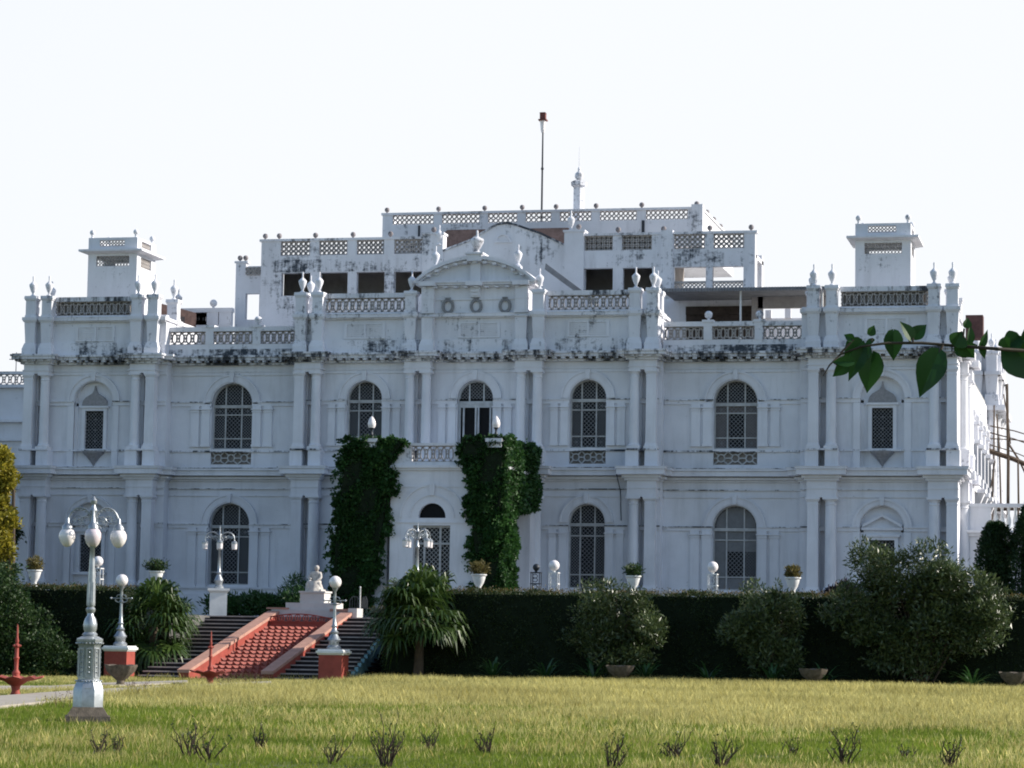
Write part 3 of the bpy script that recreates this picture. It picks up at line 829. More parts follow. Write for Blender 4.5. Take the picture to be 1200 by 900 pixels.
for a, b in ((-13.2, -12.17), (-10.60, -10.12), (-8.61, -8.12), (-6.67, -6.14), (3.2, 3.67), (5.16, 5.62), (7.14, 8.25), (9.80, 10.22), (11.75, 12.3)):
    cap.box(a, b, Y1, Y1+.35, 21.2, 21.95)
cap.box(7.6, 8.2, Y1-.12, Y1+.3, 18.9, 22.15)
for a, b in ((-4.62, -3.55), (2.71, 3.71)): cap.box(a, b, Y1-.15, Y1+.6, 15.4, 22.14); cap.box(a-.06, b+.06, Y1-.21, Y1+.66, 22.14, 22.24)
part_auto('parapet', cap, PLW, R1)
for i, (a, b) in enumerate(((-12.17, -10.60), (-10.12, -8.61), (-8.12, -6.67), (-6.14, -4.64), (3.71, 5.16), (5.62, 7.14), (8.25, 9.80), (10.22, 11.75))):
    j = MB(); jali(j, a, b, 21.2, 21.95, Y1+.1, Y1+.2, 'ring', .085, .25)
    if i in (4, 5): j.box(a, b, Y1+.3, Y1+.33, 21.2, 21.9)
    mesh_obj('balustrade', j, JALI, R1)
j = MB()
for a, b in ((8.27, 9.86), (10.19, 11.73)): jali(j, a, b, 19.13, 19.5, Y1+.1, Y1+.16, 'x', .06, .2); j.box(a, b, Y1+.05, Y1+.2, 19.5, 19.6)
part_auto('railing', j, JALI, R1)
for x in (-13.05, -12.3, -10.36, -8.36, -6.38, 5.4, 7.7, 10.02, 12.08): put(dball, (x, Y1+.15, 22.07), B)
put(dball, (-4.1, Y1+.1, 22.24), B); put(dball, (3.4, Y1+.1, 22.24), B); put(urn, (3.0, Y1+.1, 22.24), B); put(urn, (-3.75, Y1-.1, 21.6), B)
# mouldy band below the balustrade
mb_ = MB(); mb_.box(-12.5, -4.7, Y1-.012, Y1+.02, 20.34, 20.98); mb_.box(3.75, 8.6, Y1-.012, Y1+.02, 20.34, 20.98)
part_auto('stained_band', mb_, PLB, R1)
gb = MB()
gp = [(-3.6, 15.4), (2.72, 15.4), (2.72, 21.5), (1.5, 22.1), (.25, 22.55), (-.25, 22.68), (-.8, 22.60), (-2.2, 21.8), (-3.6, 21.3)]
gb.prism(gp, Y1-.08, Y1+.3)
G = part('gable', gb, PLW, B)
lu = MB(); lu.ring(-.45, 21.75, .30, .38, Y1-.16, Y1-.07, n=12); lu.box(-.9, .0, Y1-.16, Y1-.07, 21.66, 21.75)
mesh_obj('lunette', lu, PLW, G)
cpp = MB()
for a, b in zip(gp[2:], gp[3:]): cpp.bar(a, b, .10, Y1-.14, Y1+.34)
mesh_obj('coping', cpp, PLM, G)
# the sloping stair wall running down from the gable
sg = MB(); sg.prism([(2.3, 19.9), (2.35, 20.2), (4.9, 18.3), (4.9, 18.0)], 5.2, 5.5); part('stair_string', sg, CORR, B)
hp = MB(); hp.prism([(-5.0, 15.4), (2.9, 15.4), (2.9, 22.3), (2.2, 22.9), (-4.2, 22.9), (-5.0, 22.3)], 11.3, 14.5)
part('hipped_roof', hp, ROOFT, B)
# second roof storey (y=16)
r2 = MB(); Y2 = 16.0
r2.box(-8.9, 5.0, Y2+.05, 27, 15.4, 22.5); r2.box(-9.0, 8.35, Y2, 28, 22.5, 23.98)
R2 = part('upper_storey', r2, PLW, B)
ca = MB()
lat = [(-8.45, -6.16), (-5.70, -3.61), (-3.16, -1.55), (-1.10, .31), (.76, 2.48), (2.93, 4.92), (5.41, 7.65)]
xs = [-9.0]+[v for ab in lat for v in ab]+[8.35]
for k in range(0, len(xs), 2): ca.box(xs[k], xs[k+1], Y2, Y2+.3, 23.98, 24.5)
ca.box(-9.07, 8.42, Y2-.05, Y2+.35, 24.5, 24.62)
ca.box(8.05, 8.35, Y2+.3, 28, 23.98, 24.5); ca.box(8.0, 8.42, Y2+.35, 28, 24.5, 24.62); ca.box(-9.0, -8.7, Y2+.3, 28, 23.98, 24.55)
ca.box(7.85, 8.45, Y2-.08, Y2+.5, 22.5, 24.75)
part_auto('parapet', ca, PLW, R2)
for a, b in lat:
    j = MB(); jali(j, a, b, 23.98, 24.5, Y2+.1, Y2+.18, 'ring', .06, .26); mesh_obj('balustrade', j, JALI, R2)
for x in (-8.8, -5.93, -3.38, -1.32, .53, 2.7, 5.16, 8.1): put(dball, (x, Y2+.15, 24.62), B)
for y in (19, 21.5, 24, 26.5): put(dball, (8.2, y, 24.62), B)
ds = MB(); ds.box(-7.0, -6.9, Y2-.06, Y2, 22.9, 23.9); ds.box(-7.4, -6.1, Y2-.06, Y2, 22.85, 22.93); ds.box(5.2, 5.35, Y2-.05, Y2, 23.2, 23.95)
part_auto('drain_pipe', ds, METALD, R2)
# chimney shaft
ch = MB(); cx, cy = 1.28, 18.5
ch.lathe([(.30,22),(.29,26.2),(.42,26.3),(.44,26.5),(.3,26.58),(.18,26.62)], (cx, cy, 0), 8, .39).sphere((cx, cy, 26.85), .24, 14, 10)
ch.lathe([(.1,27.07),(.06,27.15),(.09,27.22),(.02,27.35)], (cx, cy, 0), 8).lathe([(.018,27.3),(.01,28.45)], (cx, cy, 0), 5)
part('chimney', ch, PLW, B)
# left block and low parapet (y 7..10)
lb = MB(); lb.rect_wall(-14.75, -13.15, 15.4, 20.72, [(-14.2, -13.45, 18.0, 19.35)], 8.6, 8.95)
lb.box(-14.75, -14.2, 8.6, 8.95, 20.72, 20.95); lb.box(-14.82, -14.1, 8.55, 9.0, 20.95, 21.05); lb.box(-14.2, -13.15, 8.65, 8.9, 20.72, 20.78)
L1 = part('side_block', lb, PLW, B)
j = MB(); jali(j, -14.2, -13.2, 20.3, 20.72, 8.5, 8.58, 'ring', .05, .22); mesh_obj('balustrade', j, JALI, L1)
put(dball, (-14.6, 8.8, 21.05), B); put(dball, (-14.3, 8.8, 21.05), B)
lo = MB(); lo.box(-17.5, -14.4, 7.0, 7.3, 15.4, 17.55); lo.box(-17.55, -14.35, 6.95, 7.35, 18.2, 18.42)
for a, b in ((-17.5, -17.1), (-15.7, -15.1), (-15.05, -14.4)): lo.box(a, b, 6.98, 7.32, 17.55, 18.2)
L2 = part('low_parapet', lo, PLW, B)
j = MB(); jali(j, -17.1, -15.7, 17.55, 18.2, 7.1, 7.18, 'hex', .34); mesh_obj('balustrade', j, JALI, L2)
put(urn, (-17.3, 7.1, 18.42), B); put(ball, (-15.4, 7.1, 18.42), B)
bk = MB(); bk.prism([(0, 15.4), (0, 18.6), (3.2, 18.0), (3.2, 15.4)], 0, .25)
Mx = Matrix.Translation((-18.3, 3.6, 0)) @ Matrix.Rotation(math.radians(38), 4, 'Z')
b2 = MB(); b2.merge(bk, Mx); K1 = part('brick_lean_to', b2, BRICK, B)
b3 = MB(); b3.box(.3, 1.1, -.02, .02, 15.6, 17.9); b3.box(1.5, 2.6, -.02, .02, 15.6, 17.75); b4 = MB(); b4.merge(b3, Mx); mesh_obj('opening', b4, DARK, K1)
# right canopy over the roof terrace
cn = MB(); cn.box(8.3, 16.3, 4.2, 8.0, 18.62, 18.74)
CN = part('roof_canopy', cn, CORR, B)
c2 = MB()
x = 8.3
while x < 16.2: c2.box(x, x+.07, 4.14, 4.2, 18.56, 18.74); x += .14
mesh_obj('corrugated_edge', c2, CORR, CN)
c3 = MB(); c3.lathe([(.05,15.5),(.05,18.62)], (12.08, 4.6, 0), 8); c3.lathe([(.05,15.5),(.05,18.62)], (16.0, 4.6, 0), 8); part_auto('post', c3, WHITEP, CN)
c4 = MB(); c4.box(12.6, 16.2, 6.9, 7.1, 18.05, 18.62); c4.box(12.3, 12.85, 6.9, 7.1, 15.5, 18.62); mesh_obj('back_panel', c4, simple('buff_panel', (.42,.39,.38), .9, var=.2), CN)
c5 = MB(); c5.box(8.9, 12.3, 7.9, 7.99, 15.5, 18.1); c5.box(8.9, 12.3, 7.8, 7.9, 17.9, 18.3); mesh_obj('shade_dark_panel', c5, simple('shadowed_wall_brown', (.065,.05,.042), .95, var=.6, scale=3), CN)  # shade under the canopy put into the dark brown of this wall
# white roof clutter seen in the gap under the canopy
cl = MB(); cl.box(12.0, 15.5, 13, 14, 15.4, 18.3); cl.box(12.2, 12.5, 12.8, 13, 18.3, 18.7); cl.box(13.2, 13.5, 12.8, 13, 18.3, 18.9)
part('distant_parapet', cl, PLW, B)
# ------------------------------------------------------------------ right flank
fk = MB()
for z0, z1, p in MT: fk.box(22.5, 22.62+p*.7, YP+1.2, 8.3, z0+.004, z1-.004)
for z0, z1, p in UT: fk.box(22.5, 22.62+p*.8, YP+1.4, 8.3, z0+.004, z1-.004)
FK = part('flank', fk, PLC, B)
for y in (2.9, 6.4, 7.3):
    put(cl_r, (22.74, y, ZL0), B); put(cu_r, (22.74, y, 10.7), B)
    for q in ((22.5, 23.02, .33, 9.84, 10.7), (22.5, 23.3, .5, 9.45, 9.84), (22.5, 23.0, .33, 8.46, 9.45), (22.5, 22.98, .33, 14.4, 14.9), (22.5, 23.3, .5, 15.02, 15.34)):
        mesh_obj('column_block', MB().box(q[0], q[1], y-q[2], y+q[2], q[3], q[4]), PLC, FK)
# lower linking gallery with piers and urns
lg = MB(); lg.box(22.0, 22.5, 8.0, 30, ZB, 11.9); lg.box(22.0, 22.95, 8.3, 30, 9.3, 9.75); lg.box(22.0, 22.8, 8.3, 30, 11.7, 11.95)
LG = part('side_gallery', lg, PLC, B)
for y in (11.5, 15.0, 18.5, 22.0, 25.5):
    g = MB(); g.box(22.4, 22.95, y-.3, y+.3, 9.75, 11.75); g.box(22.4, 23.1, y-.4, y+.4, 11.75, 11.95); g.frus(22.72, y, 11.95, 12.7, .27, .24); g.frus(22.72, y, 12.7, 12.85, .34, .3)
    g.box(22.4, 23.05, y-.37, y+.37, 9.75, 10.2); g.box(22.4, 22.9, y-.3, y+.3, 7.5, 9.3); g.frus(22.8, y, 8.6, 9.3, .2, .5); g.frus(22.8, y, 9.3, 9.5, .55, .55)
    mesh_obj('gallery_pier', g, PL, LG)
    put(urn, (22.72, y, 12.85), B)
# rear pavilion
rp = MB(); rp.box(20.8, 22.9, 30, 38, ZB, 15.0); rp.box(20.4, 23.5, 29.5, 38, 15.0, 15.3); rp.box(20.9, 23.0, 30, 38, 15.3, 17.0); rp.box(20.6, 23.3, 29.7, 38, 17.0, 17.2); rp.box(20.9, 22.9, 30, 38, 17.2, 18.1)
rp.box(20.5, 23.4, 29.5, 38, 9.35, 9.8)
RP = part('rear_pavilion', rp, PLW, B)
for x, y in ((21.9, 30.0), (22.75, 30.0), (22.85, 33), (22.85, 36), (22.85, 37.6)):
    g = MB(); g.frus(x, y, 15.3, 15.9, .42, .36); g.frus(x, y, 15.9, 17.0, .27, .36); g.frus(x, y, 17.0, 17.2, .46, .46); g.frus(x, y, 17.2, 18.2, .3, .3); g.frus(x, y, 18.2, 18.35, .38, .38)
    g.lathe([(.3,10.0),(.27,10.3),(.25,14.6),(.34,14.8),(.36,15.0)], (x, y, 0), 12)
    mesh_obj('rear_pier', g, PLW, RP); put(urn, (x, y, 18.35), B)
bh = MB(); bh.box(21.9, 22.8, 19.5, 20.5, 17.9, 19.15); part('rooftop_cistern', bh, RSHEET, B)
# ------------------------------------------------------------------ porch
PY = -7.2
po = MB()
po.arched_wall(-1.92, 1.92, 2.5, 8.55, 0, .70, 2.6, 7.12, PY, .35) if False else None
po.rect_wall(-1.92, 1.92, 2.5, 6.85, [(-.85, .85, 2.8, 6.75)], PY, PY+.35)
po.arched_wall(-1.92, 1.92, 6.85, 9.2, 0, .62, 7.08, 7.12, PY, .3)
po.add([(-1.92,PY,6.85),(-1.92,PY+5.7,6.85),(-1.92,PY+5.7,9.2),(-1.92,PY,9.2)],[(0,1,2,3)]); po.add([(1.92,PY,6.85),(1.92,PY+5.7,6.85),(1.92,PY+5.7,9.2),(1.92,PY,9.2)],[(0,1,2,3)])
po.box(-1.92, -1.75, PY+.35, -1.5, 2.5, 6.85); po.box(1.75, 1.92, PY+.35, -1.5, 2.5, 6.85)
for s in (-1, 1):
    a, b = sorted((s*2.12, s*3.15)); po.box(a, b, -6.9, -6.0, 2.5, 9.2)
    a, b = sorted((s*1.9, s*2.3)); po.box(a, b, -6.2, -6.0, 2.5, 9.2)
    a, b = sorted((s*2.3, s*3.15)); po.box(a, b, -1.2, .3, 2.5, 9.2); 
po.box(-3.15, 3.15, -6.85, .6, 8.5, 9.2)
for z0, z1, p in ((9.2, 9.3, .1), (9.3, 9.42, .2)):
    po.box(-1.92-p, 1.92+p, PY-p, -6, z0, z1); po.box(-3.15-p, 3.15+p, -6.9-p, .3, z0+.003, z1-.003)
po.box(-1.9, 1.9, PY-.03, PY+.01, 8.45, 8.50)
po.box(-1.62, 1.62, PY-.05, PY+.02, 6.86, 6.92)
po.ring(0, 7.1, .98, 1.03, PY-.04, PY+.02, n=24); po.ring(0, 7.1, 1.42, 1.50, PY-.05, PY+.02, n=24)
po.prism([(-.09, 8.08), (.09, 8.08), (.12, 8.62), (-.12, 8.62)], PY-.09, PY+.02)
PO = part('porch', po, PL, B)
bb = MB()
bb.box(-1.95, -1.0, PY, PY+.3, 9.42, 10.35); bb.box(.95, 1.95, PY, PY+.3, 9.42, 10.35); bb.box(-1.0, .95, PY, PY+.3, 9.42, 9.58); bb.box(-2.0, 2.0, PY-.06, PY+.36, 10.30, 10.42)
for s in (-1, 1):
    a, b = sorted((s*2.0, s*3.1)); bb.box(a, b, -6.85, -6.6, 9.42, 10.3)
    a, b = sorted((s*2.85, s*3.1)); bb.box(a, b, -6.6, .2, 9.42, 10.3)
    bb.frus(s*2.86, -6.95, 9.42, 10.2, .3, .3); bb.frus(s*2.86, -7.12, 10.2, 10.44, .33, .33, .45, .45); bb.frus(s*2.86, -7.12, 10.44, 10.6, .38, .38, .52, .52)
part_auto('balcony_parapet', bb, PLC, PO)
j = MB(); jali(j, -1.0, .95, 9.58, 10.3, PY+.1, PY+.18, 'hex', .05, .33); mesh_obj('balcony_lattice', j, JALI, PO)
gd = MB(); gd.box(-.85, .85, PY+.28, PY+.3, 2.8, 6.75); gd.prism([(-.62, 7.1), (.62, 7.1)]+[(.62*math.cos(math.pi*i/16), 7.12+.62*math.sin(math.pi*i/16)) for i in range(17)], PY+.25, PY+.27)
mesh_obj('glazing', gd, GLASS, PO)
fd = MB()
for x in (-.83, -.36, .36, .83): fd.box(x-.045, x+.045, PY+.16, PY+.24, 2.8, 6.75)
for z in (3.0, 4.1, 5.95, 6.7): fd.box(-.85, .85, PY+.165, PY+.235, z-.045, z+.045)
clipdiag(fd, lambda x, z: abs(x) < .8, -.8, .8, 3.0, 6.7, .2, .02, PY+.25, PY+.26)
mesh_obj('door_frame', fd, FRAME, PO)
m = MB(); m.tube([ony(722, 553, -.1), ony(724, 562, .3), ony(727, 575, .55), ony(728, 610, .56)], .022, 5); part('hanging_cable', m, METALD, B)
# left wing, far back
LW = thing('palace_wing', 'grey white wing set back at the far left behind the golden tree', 'building', (-28, 14, 2.55))
m = MB(); m.box(-36, -22.8, 12, 22, 2.5, 14.9); m.box(-36.3, -22.8, 11.7, 22, 13.0, 13.15); m.box(-36.3, -22.8, 11.7, 22, 14.86, 15.02)
m.box(-36, -22.8, 11.9, 12.2, 15.6, 15.75); m.box(-36, -22.8, 11.8, 12.1, 12.0, 12.15); m.box(-36.3, -22.8, 11.6, 22, 9.4, 9.8)
part('wall', m, PLC, LW)
j = MB(); jali(j, -36, -22.8, 15.02, 15.6, 12.0, 12.08, 'hex', .05, .36); part('parapet_lattice', j, JALI, LW)
AN = thing('aerial', 'thin metal television aerial above the wing roof at the far left', 'aerial', (-28.6, 13, 14.95))
m = MB(); m.lathe([(.03,14.95),(.02,16.9)], (-28.6, 13, 0), 5); m.box(-29.0, -28.2, 12.98, 13.02, 16.5, 16.54); m.box(-28.85, -28.3, 12.98, 13.02, 16.8, 16.84); m.box(-29.3, -27.9, 12.98, 13.02, 15.1, 15.13)
for k in range(4): m.box(-28.9+k*.2, -28.88+k*.2, 12.8, 13.2, 16.5, 16.53)
part('rod', m, METALD, AN)
# right low wing with baluster parapet
RW = thing('garden_wing', 'low white single storey wing with a baluster parapet right of the palace, behind the cypresses', 'building', (27, 5, 2.55))
m = MB(); m.box(22.78, 33, 3, 7.5, 2.5, 6.85); m.box(22.78, 33, 2.85, 7.5, 6.85, 7.0); m.box(22.78, 33, 2.7, 7.5, 7.0, 7.12)
m.box(22.78, 24.0, 3, 3.3, 7.12, 8.2); m.box(22.78, 33, 2.95, 3.35, 8.2, 8.36); m.box(26.0, 26.6, 3, 3.3, 7.12, 8.2)
part('wall', m, PLC, RW)
x = 24.2; bp_ = MB().lathe([(.09,0),(.06,.08),(.11,.35),(.12,.45),(.05,.8),(.07,1.0),(.09,1.08)], n=10)
bo = mesh_obj('baluster', bp_, WHITEP, smooth=True)
while x < 30:
    if not 25.9 < x < 26.7: put(bo, (x, 3.15, 7.12), RW)
    x += .3
# far terrace balustrade behind the scaffolding
FB = thing('far_terrace', 'distant cream terrace wall with balusters behind the bamboo scaffolding', 'building', (27, 55, 2.5))
m = MB(); m.box(24.0, 40, 55, 60, 2.5, 11.9); m.box(24.0, 40, 54.8, 60, 12.9, 13.1); m.box(24.0, 40, 54.8, 55.2, 11.5, 11.7)
x = 24.1
while x < 32: m.lathe([(.12,11.9),(.14,12.3),(.07,12.6),(.12,12.9)], (x, 55, 0), 6); x += .42
part('wall', m, PLC, FB)
# flag mast lamp on the roof
FM = thing('roof_mast', 'tall thin mast topped by a red lamp box rising from the upper roof terrace', 'mast', (-.35, 16.6, 22.5))
m = MB(); m.lathe([(.06,22.5),(.05,26.8),(.04,29.0)], (-.35, 16.6, 0), 8); m.lathe([(.08,26.9),(.08,27.0)], (-.35, 16.6, 0), 8)
part('pole', m, METALD, FM)
m = MB(); m.lathe([(.08,28.9),(.12,29.05)], (-.35,16.6,0), 8); m.lathe([(.12,29.05),(.17,29.55)], (-.35,16.6,0), 6); part('lamp_glass', m, GLOBE, FM)
m = MB(); m.frus(-.35, 16.6, 29.6, 29.95, .15, .15); m.frus(-.35, 16.6, 29.55, 29.62, .22, .22); m.frus(-.35, 16.6, 29.95, 30.0, .17, .14); part('lamp_box', m, RUST, FM)
# ------------------------------------------------------------------ ground, terrace, stairs
def np_obj(name, verts, faces, mat, parent=None, local=False, kind=None, smooth=False):
    off = np.zeros(3)
    if parent is not None and not local: off = np.array(LOC[parent.name])
    verts = (np.asarray(verts)-off).astype(np.float32); faces = np.asarray(faces, dtype=np.int32)
    k = faces.shape[1]; me = bpy.data.meshes.new(name)
    me.vertices.add(len(verts)); me.vertices.foreach_set('co', verts.ravel())
    me.loops.add(faces.size); me.loops.foreach_set('vertex_index', faces.ravel())
    me.polygons.add(len(faces)); me.polygons.foreach_set('loop_start', np.arange(0, faces.size, k, dtype=np.int32))
    me.polygons.foreach_set('loop_total', np.full(len(faces), k, dtype=np.int32))
    if smooth: me.polygons.foreach_set('use_smooth', np.ones(len(faces), dtype=bool))
    me.materials.append(mat); me.update(calc_edges=True); me.validate()
    o = bpy.data.objects.new(name, me); C.objects.link(o)
    if parent is not None: o.parent = parent
    if kind: o['kind'] = kind
    return o
def unit(a): return a/np.maximum(np.linalg.norm(a, axis=1, keepdims=True), 1e-9)
def leafmesh(P, size, aspect=.5, up=.3, nrm=None, droop=0, jitter=1.0, fold=.15):
    n = len(P); d = unit(RNG.normal(size=(n, 3))*jitter+np.array([0, 0, up])+(0 if nrm is None else nrm*.8))
    s = unit(np.cross(d, RNG.normal(size=(n, 3)))); L = size*RNG.uniform(.6, 1.35, (n, 1)); W = L*aspect/2
    nn = np.cross(d, s)
    a = P; b = P+d*L*.45+s*W+nn*L*fold; c = P+d*L; c[:, 2] -= (droop*L[:, 0]); e = P+d*L*.45-s*W+nn*L*fold
    V = np.stack([a, b, c, e], 1).reshape(-1, 3); Fc = np.arange(n*4).reshape(n, 4)
    return V, Fc
def ell_points(n, clumps, shell=.55):
    """clumps: list of (centre, radii); points spread through the outer part of each ellipsoid"""
    wts = np.array([r[0]*r[1]+r[1]*r[2]+r[0]*r[2] for _, r in clumps]); wts = wts/wts.sum()
    idx = RNG.choice(len(clumps), n, p=wts)
    cc = np.array([c for c, _ in clumps])[idx]; rr = np.array([r for _, r in clumps])[idx]
    d = unit(RNG.normal(size=(n, 3))); q = shell+(1-shell)*RNG.uniform(0, 1, (n, 1))**.6
    q *= (1+.12*RNG.normal(size=(n, 1)))
    return cc+d*rr*q, d
# ground sheet: fine near, coarse to the horizon
def gz(x, y):
    t = np.clip((y+75)/45, 0, 1); s = np.clip((x-(-2))/8, 0, 1)
    return .10*t*t*(3-2*t)*s
xs = np.unique(np.concatenate([np.linspace(-3000, -60, 14), np.linspace(-60, 60, 81), np.linspace(60, 3000, 14)]))
ys = np.unique(np.concatenate([np.linspace(-1500, -130, 12), np.linspace(-130, -15, 93), np.linspace(-15, 3000, 16)]))
X, Y = np.meshgrid(xs, ys); Z = gz(X, Y)+.012*np.sin(X*1.3)*np.cos(Y*.9)*(np.abs(X) < 59)
nx, ny = len(xs), len(ys); I = np.arange(nx*ny).reshape(ny, nx)
GR, nt, p = newmat('lawn_soil'); gpos = N(nt, 'ShaderNodeNewGeometry').outputs['Position']
c = mix(nt, ramp(nt, noise(nt, .5, 6, .6, gpos), .35, .65), (.060,.080,.020), (.13,.125,.045))
c = mix(nt, ramp(nt, noise(nt, 7, 6, .7, gpos), .4, .6), c, (.05,.07,.018))
nt.links.new(c, p.inputs['Base Color']); p.inputs['Roughness'].default_value = 1
g = np_obj('ground', np.stack([X, Y, Z], -1).reshape(-1, 3), np.stack([I[:-1, :-1], I[:-1, 1:], I[1:, 1:], I[1:, :-1]], -1).reshape(-1, 4), GR, kind='structure')
# terrace
TZ = 2.55
tm = MB()
tm.box(-60, -7.4, -20.4, 2.0, -.5, TZ); tm.box(1.55, 60, -20.4, 2.0, -.5, TZ); tm.box(-7.4, 1.55, -15.4, 2.0, -.5, TZ)
tm.box(-60, 60, 2.0, 60, -.5, TZ-.01)
struct('terrace', tm, PAVE)
# paths round the fountain bed
def strip(pts_near, pts_far, z, h=.06):
    m = MB(); A = [onz(u, v, z) for u, v in pts_near]; Bq = [onz(u, v, z) for u, v in pts_far]
    for i in range(len(A)-1):
        q = [A[i], A[i+1], Bq[i+1], Bq[i]]
        m.add([tuple(x) for x in q]+[(x[0], x[1], x[2]-h*2) for x in q], [(0,1,2,3),(7,6,5,4),(0,4,5,1),(1,5,6,2),(2,6,7,3),(3,7,4,0)])
    return m
p1n = [(-160, 838), (0, 827), (60, 821), (130, 815), (200, 810), (260, 806), (318, 803)]
p1f = [(-160, 826), (0, 815), (60, 810.5), (130, 806.5), (200, 803), (260, 800.5), (318, 798)]
p2n = [(-160, 812), (0, 807), (60, 806.5), (120, 803.5), (170, 801.5), (220, 799.6)]
p2f = [(-160, 808), (0, 803.5), (60, 803.5), (120, 800), (170, 798.5), (220, 797)]
struct('path', strip(p1n, p1f, .11).merge(strip(p2n, p2f, .10)), PATHM)
PATHPOLY = [[onz(u, v, .08)[:2] for u, v in p1n]+[onz(u, v, .08)[:2] for u, v in p1f[::-1]], [onz(u, v, .08)[:2] for u, v in p2n]+[onz(u, v, .08)[:2] for u, v in p2f[::-1]]]
# grand stair: two flights either side of a tiled cascade
ST = thing('garden_stair', 'broad stair with dark risers flanking a red tiled cascade ramp up to the terrace', 'stairs', (-3.8, -25, 0))
NS = 16; Y0, Y1s = -25.0, -15.4; H_ = TZ/NS; RUN = (Y1s-Y0)/NS
def xl(t): return -6.95-.3*t          # outer left edge
def xr(t): return 1.28-.72*t                 # outer right edge
def xwl(t): return -5.0+.35*t
def xwr(t): return -1.6+.2*t
for side in (0, 1):
    ri = MB(); tr = MB()
    for k in range(NS):
        y = Y0+RUN*k; t = k/NS
        a, b = (xl(t), xwl(t)) if side == 0 else (xwr(t), xr(t))
        ri.box(a, b, y, Y1s+.02, H_*k-(.3 if k == 0 else 0), H_*(k+1)-.045)
        tr.box(a-.02, b, y-.055, y+RUN+.02 if k < NS-1 else y+RUN+.5, H_*(k+1)-.043, H_*(k+1))
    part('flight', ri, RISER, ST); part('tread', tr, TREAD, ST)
def slope(y): return TZ*(y-Y0)/(Y1s-Y0)
for nm, xa, xt in (('left', -5.2, -4.84), ('right', -1.86, -1.64)):
    m = MB(); yb = Y0-.35; za = .28; zt = TZ+.12
    m.add([(xa,yb,-.2),(xa+.4,yb,-.2),(xa+.4,yb,za),(xa,yb,za),(xt,Y1s,-.2),(xt+.4,Y1s,-.2),(xt+.4,Y1s,zt),(xt,Y1s,zt)],
          [(0,3,2,1),(0,1,5,4),(1,2,6,5),(2,3,7,6),(3,0,4,7),(4,5,6,7)])
    part('cheek_wall', m, RED, ST)
    m = MB(); e = .04
    m.add([(xa-e,yb-.06,za),(xa+.4+e,yb-.06,za),(xa+.4+e,yb-.06,za+.12),(xa-e,yb-.06,za+.12),(xt-e,Y1s,zt),(xt+.4+e,Y1s,zt),(xt+.4+e,Y1s,zt+.12),(xt-e,Y1s,zt+.12)],
          [(0,3,2,1),(0,1,5,4),(1,2,6,5),(2,3,7,6),(3,0,4,7),(4,5,6,7)])
    part('cheek_cap', m, TERRA, ST)
# cascade of fish scale tiles
m = MB(); xa, xb = -4.82, -1.72
ya, yb = Y0-.1, Y1s-1.1
sl_ = lambda y: slope(y)-.14
m.add([(xa,ya,sl_(ya)),(xb,ya,sl_(ya)),(xb,yb,sl_(yb)),(xa,yb,sl_(yb))], [(0,1,2,3)])
rows = 16; cols = 11
for i in range(rows):
    y0 = ya+(yb-ya)*i/rows; y1 = y0+(yb-ya)/rows
    for j in range(cols+1):
        wdt = (xb-xa)/cols; x0 = xa+wdt*(j-(.5 if i % 2 else 0)); x1 = x0+wdt
        x0c, x1c = max(x0, xa), min(x1, xb)
        if x1c-x0c < .05: continue
        xm = (x0c+x1c)/2; hh = .17
        zf, zk = sl_(y0), sl_(y1)
        m.add([(x0c+.015,y0+.05,zf+.01),(xm,y0-.12,zf+hh),(x1c-.015,y0+.05,zf+.01),(x1c-.015,y1,zk+.0),(xm,y1,zk+.005),(x0c+.015,y1,zk+.0),(xm,y0-.02,zf)],
              [(0,1,4,5),(1,2,3,4),(0,6,1),(6,2,1)])
part('cascade_tiles', m, TILE, ST)
m = MB(); m.box(xa, xb, yb, yb+.3, 1.4, slope(yb)+.05); m.box(xa, xb, yb-.03, yb+.35, slope(yb)+.05, slope(yb)+.1)
part('cascade_lip', m, RED, ST)
# little iron cresting on the lip
m = MB(); zc = slope(yb)+.1
for k in range(9):
    cx = xa+.16+k*(xb-xa-.32)/8; hgt = .12+.16*math.sin(math.pi*k/8)
    m.poly([(cx+.12*math.cos(a*math.pi/6), zc+hgt*.5+hgt*.5*math.sin(a*math.pi/6)) for a in range(12)], .03, yb+.05, yb+.09, True)
    m.bar((cx, zc), (cx, zc+hgt), .025, yb+.05, yb+.09)
AA = [(xa+(xb-xa)*i/16, zc+.1+.2*math.sin(math.pi*i/16)) for i in range(17)]
m.poly(AA, .045, yb+.04, yb+.10)
part('cresting', m, RED, ST)
# blue flank wall on the right of the stair
m = MB()
for k in range(NS):
    y = Y0+RUN*k; xa_, xb_ = xr(k/NS)+.14, xr((k+1)/NS)+.14; zt_ = H_*(k+1)-.05
    m.add([(xa_-.15,y,-.2),(xa_,y,-.2),(xa_,y,zt_),(xa_-.15,y,zt_),(xb_-.15,y+RUN,-.2),(xb_,y+RUN,-.2),(xb_,y+RUN,zt_),(xb_-.15,y+RUN,zt_)],
          [(0,1,2,3),(1,5,6,2),(5,4,7,6),(4,0,3,7),(3,2,6,7)])
part('flank_wall', m, BLUEP, ST)
m = MB(); m.box(xr(1), xr(1)+.9, Y1s-2.6, Y1s-.2, -.2, TZ-.4); part('retaining_return', m, RISER, ST)
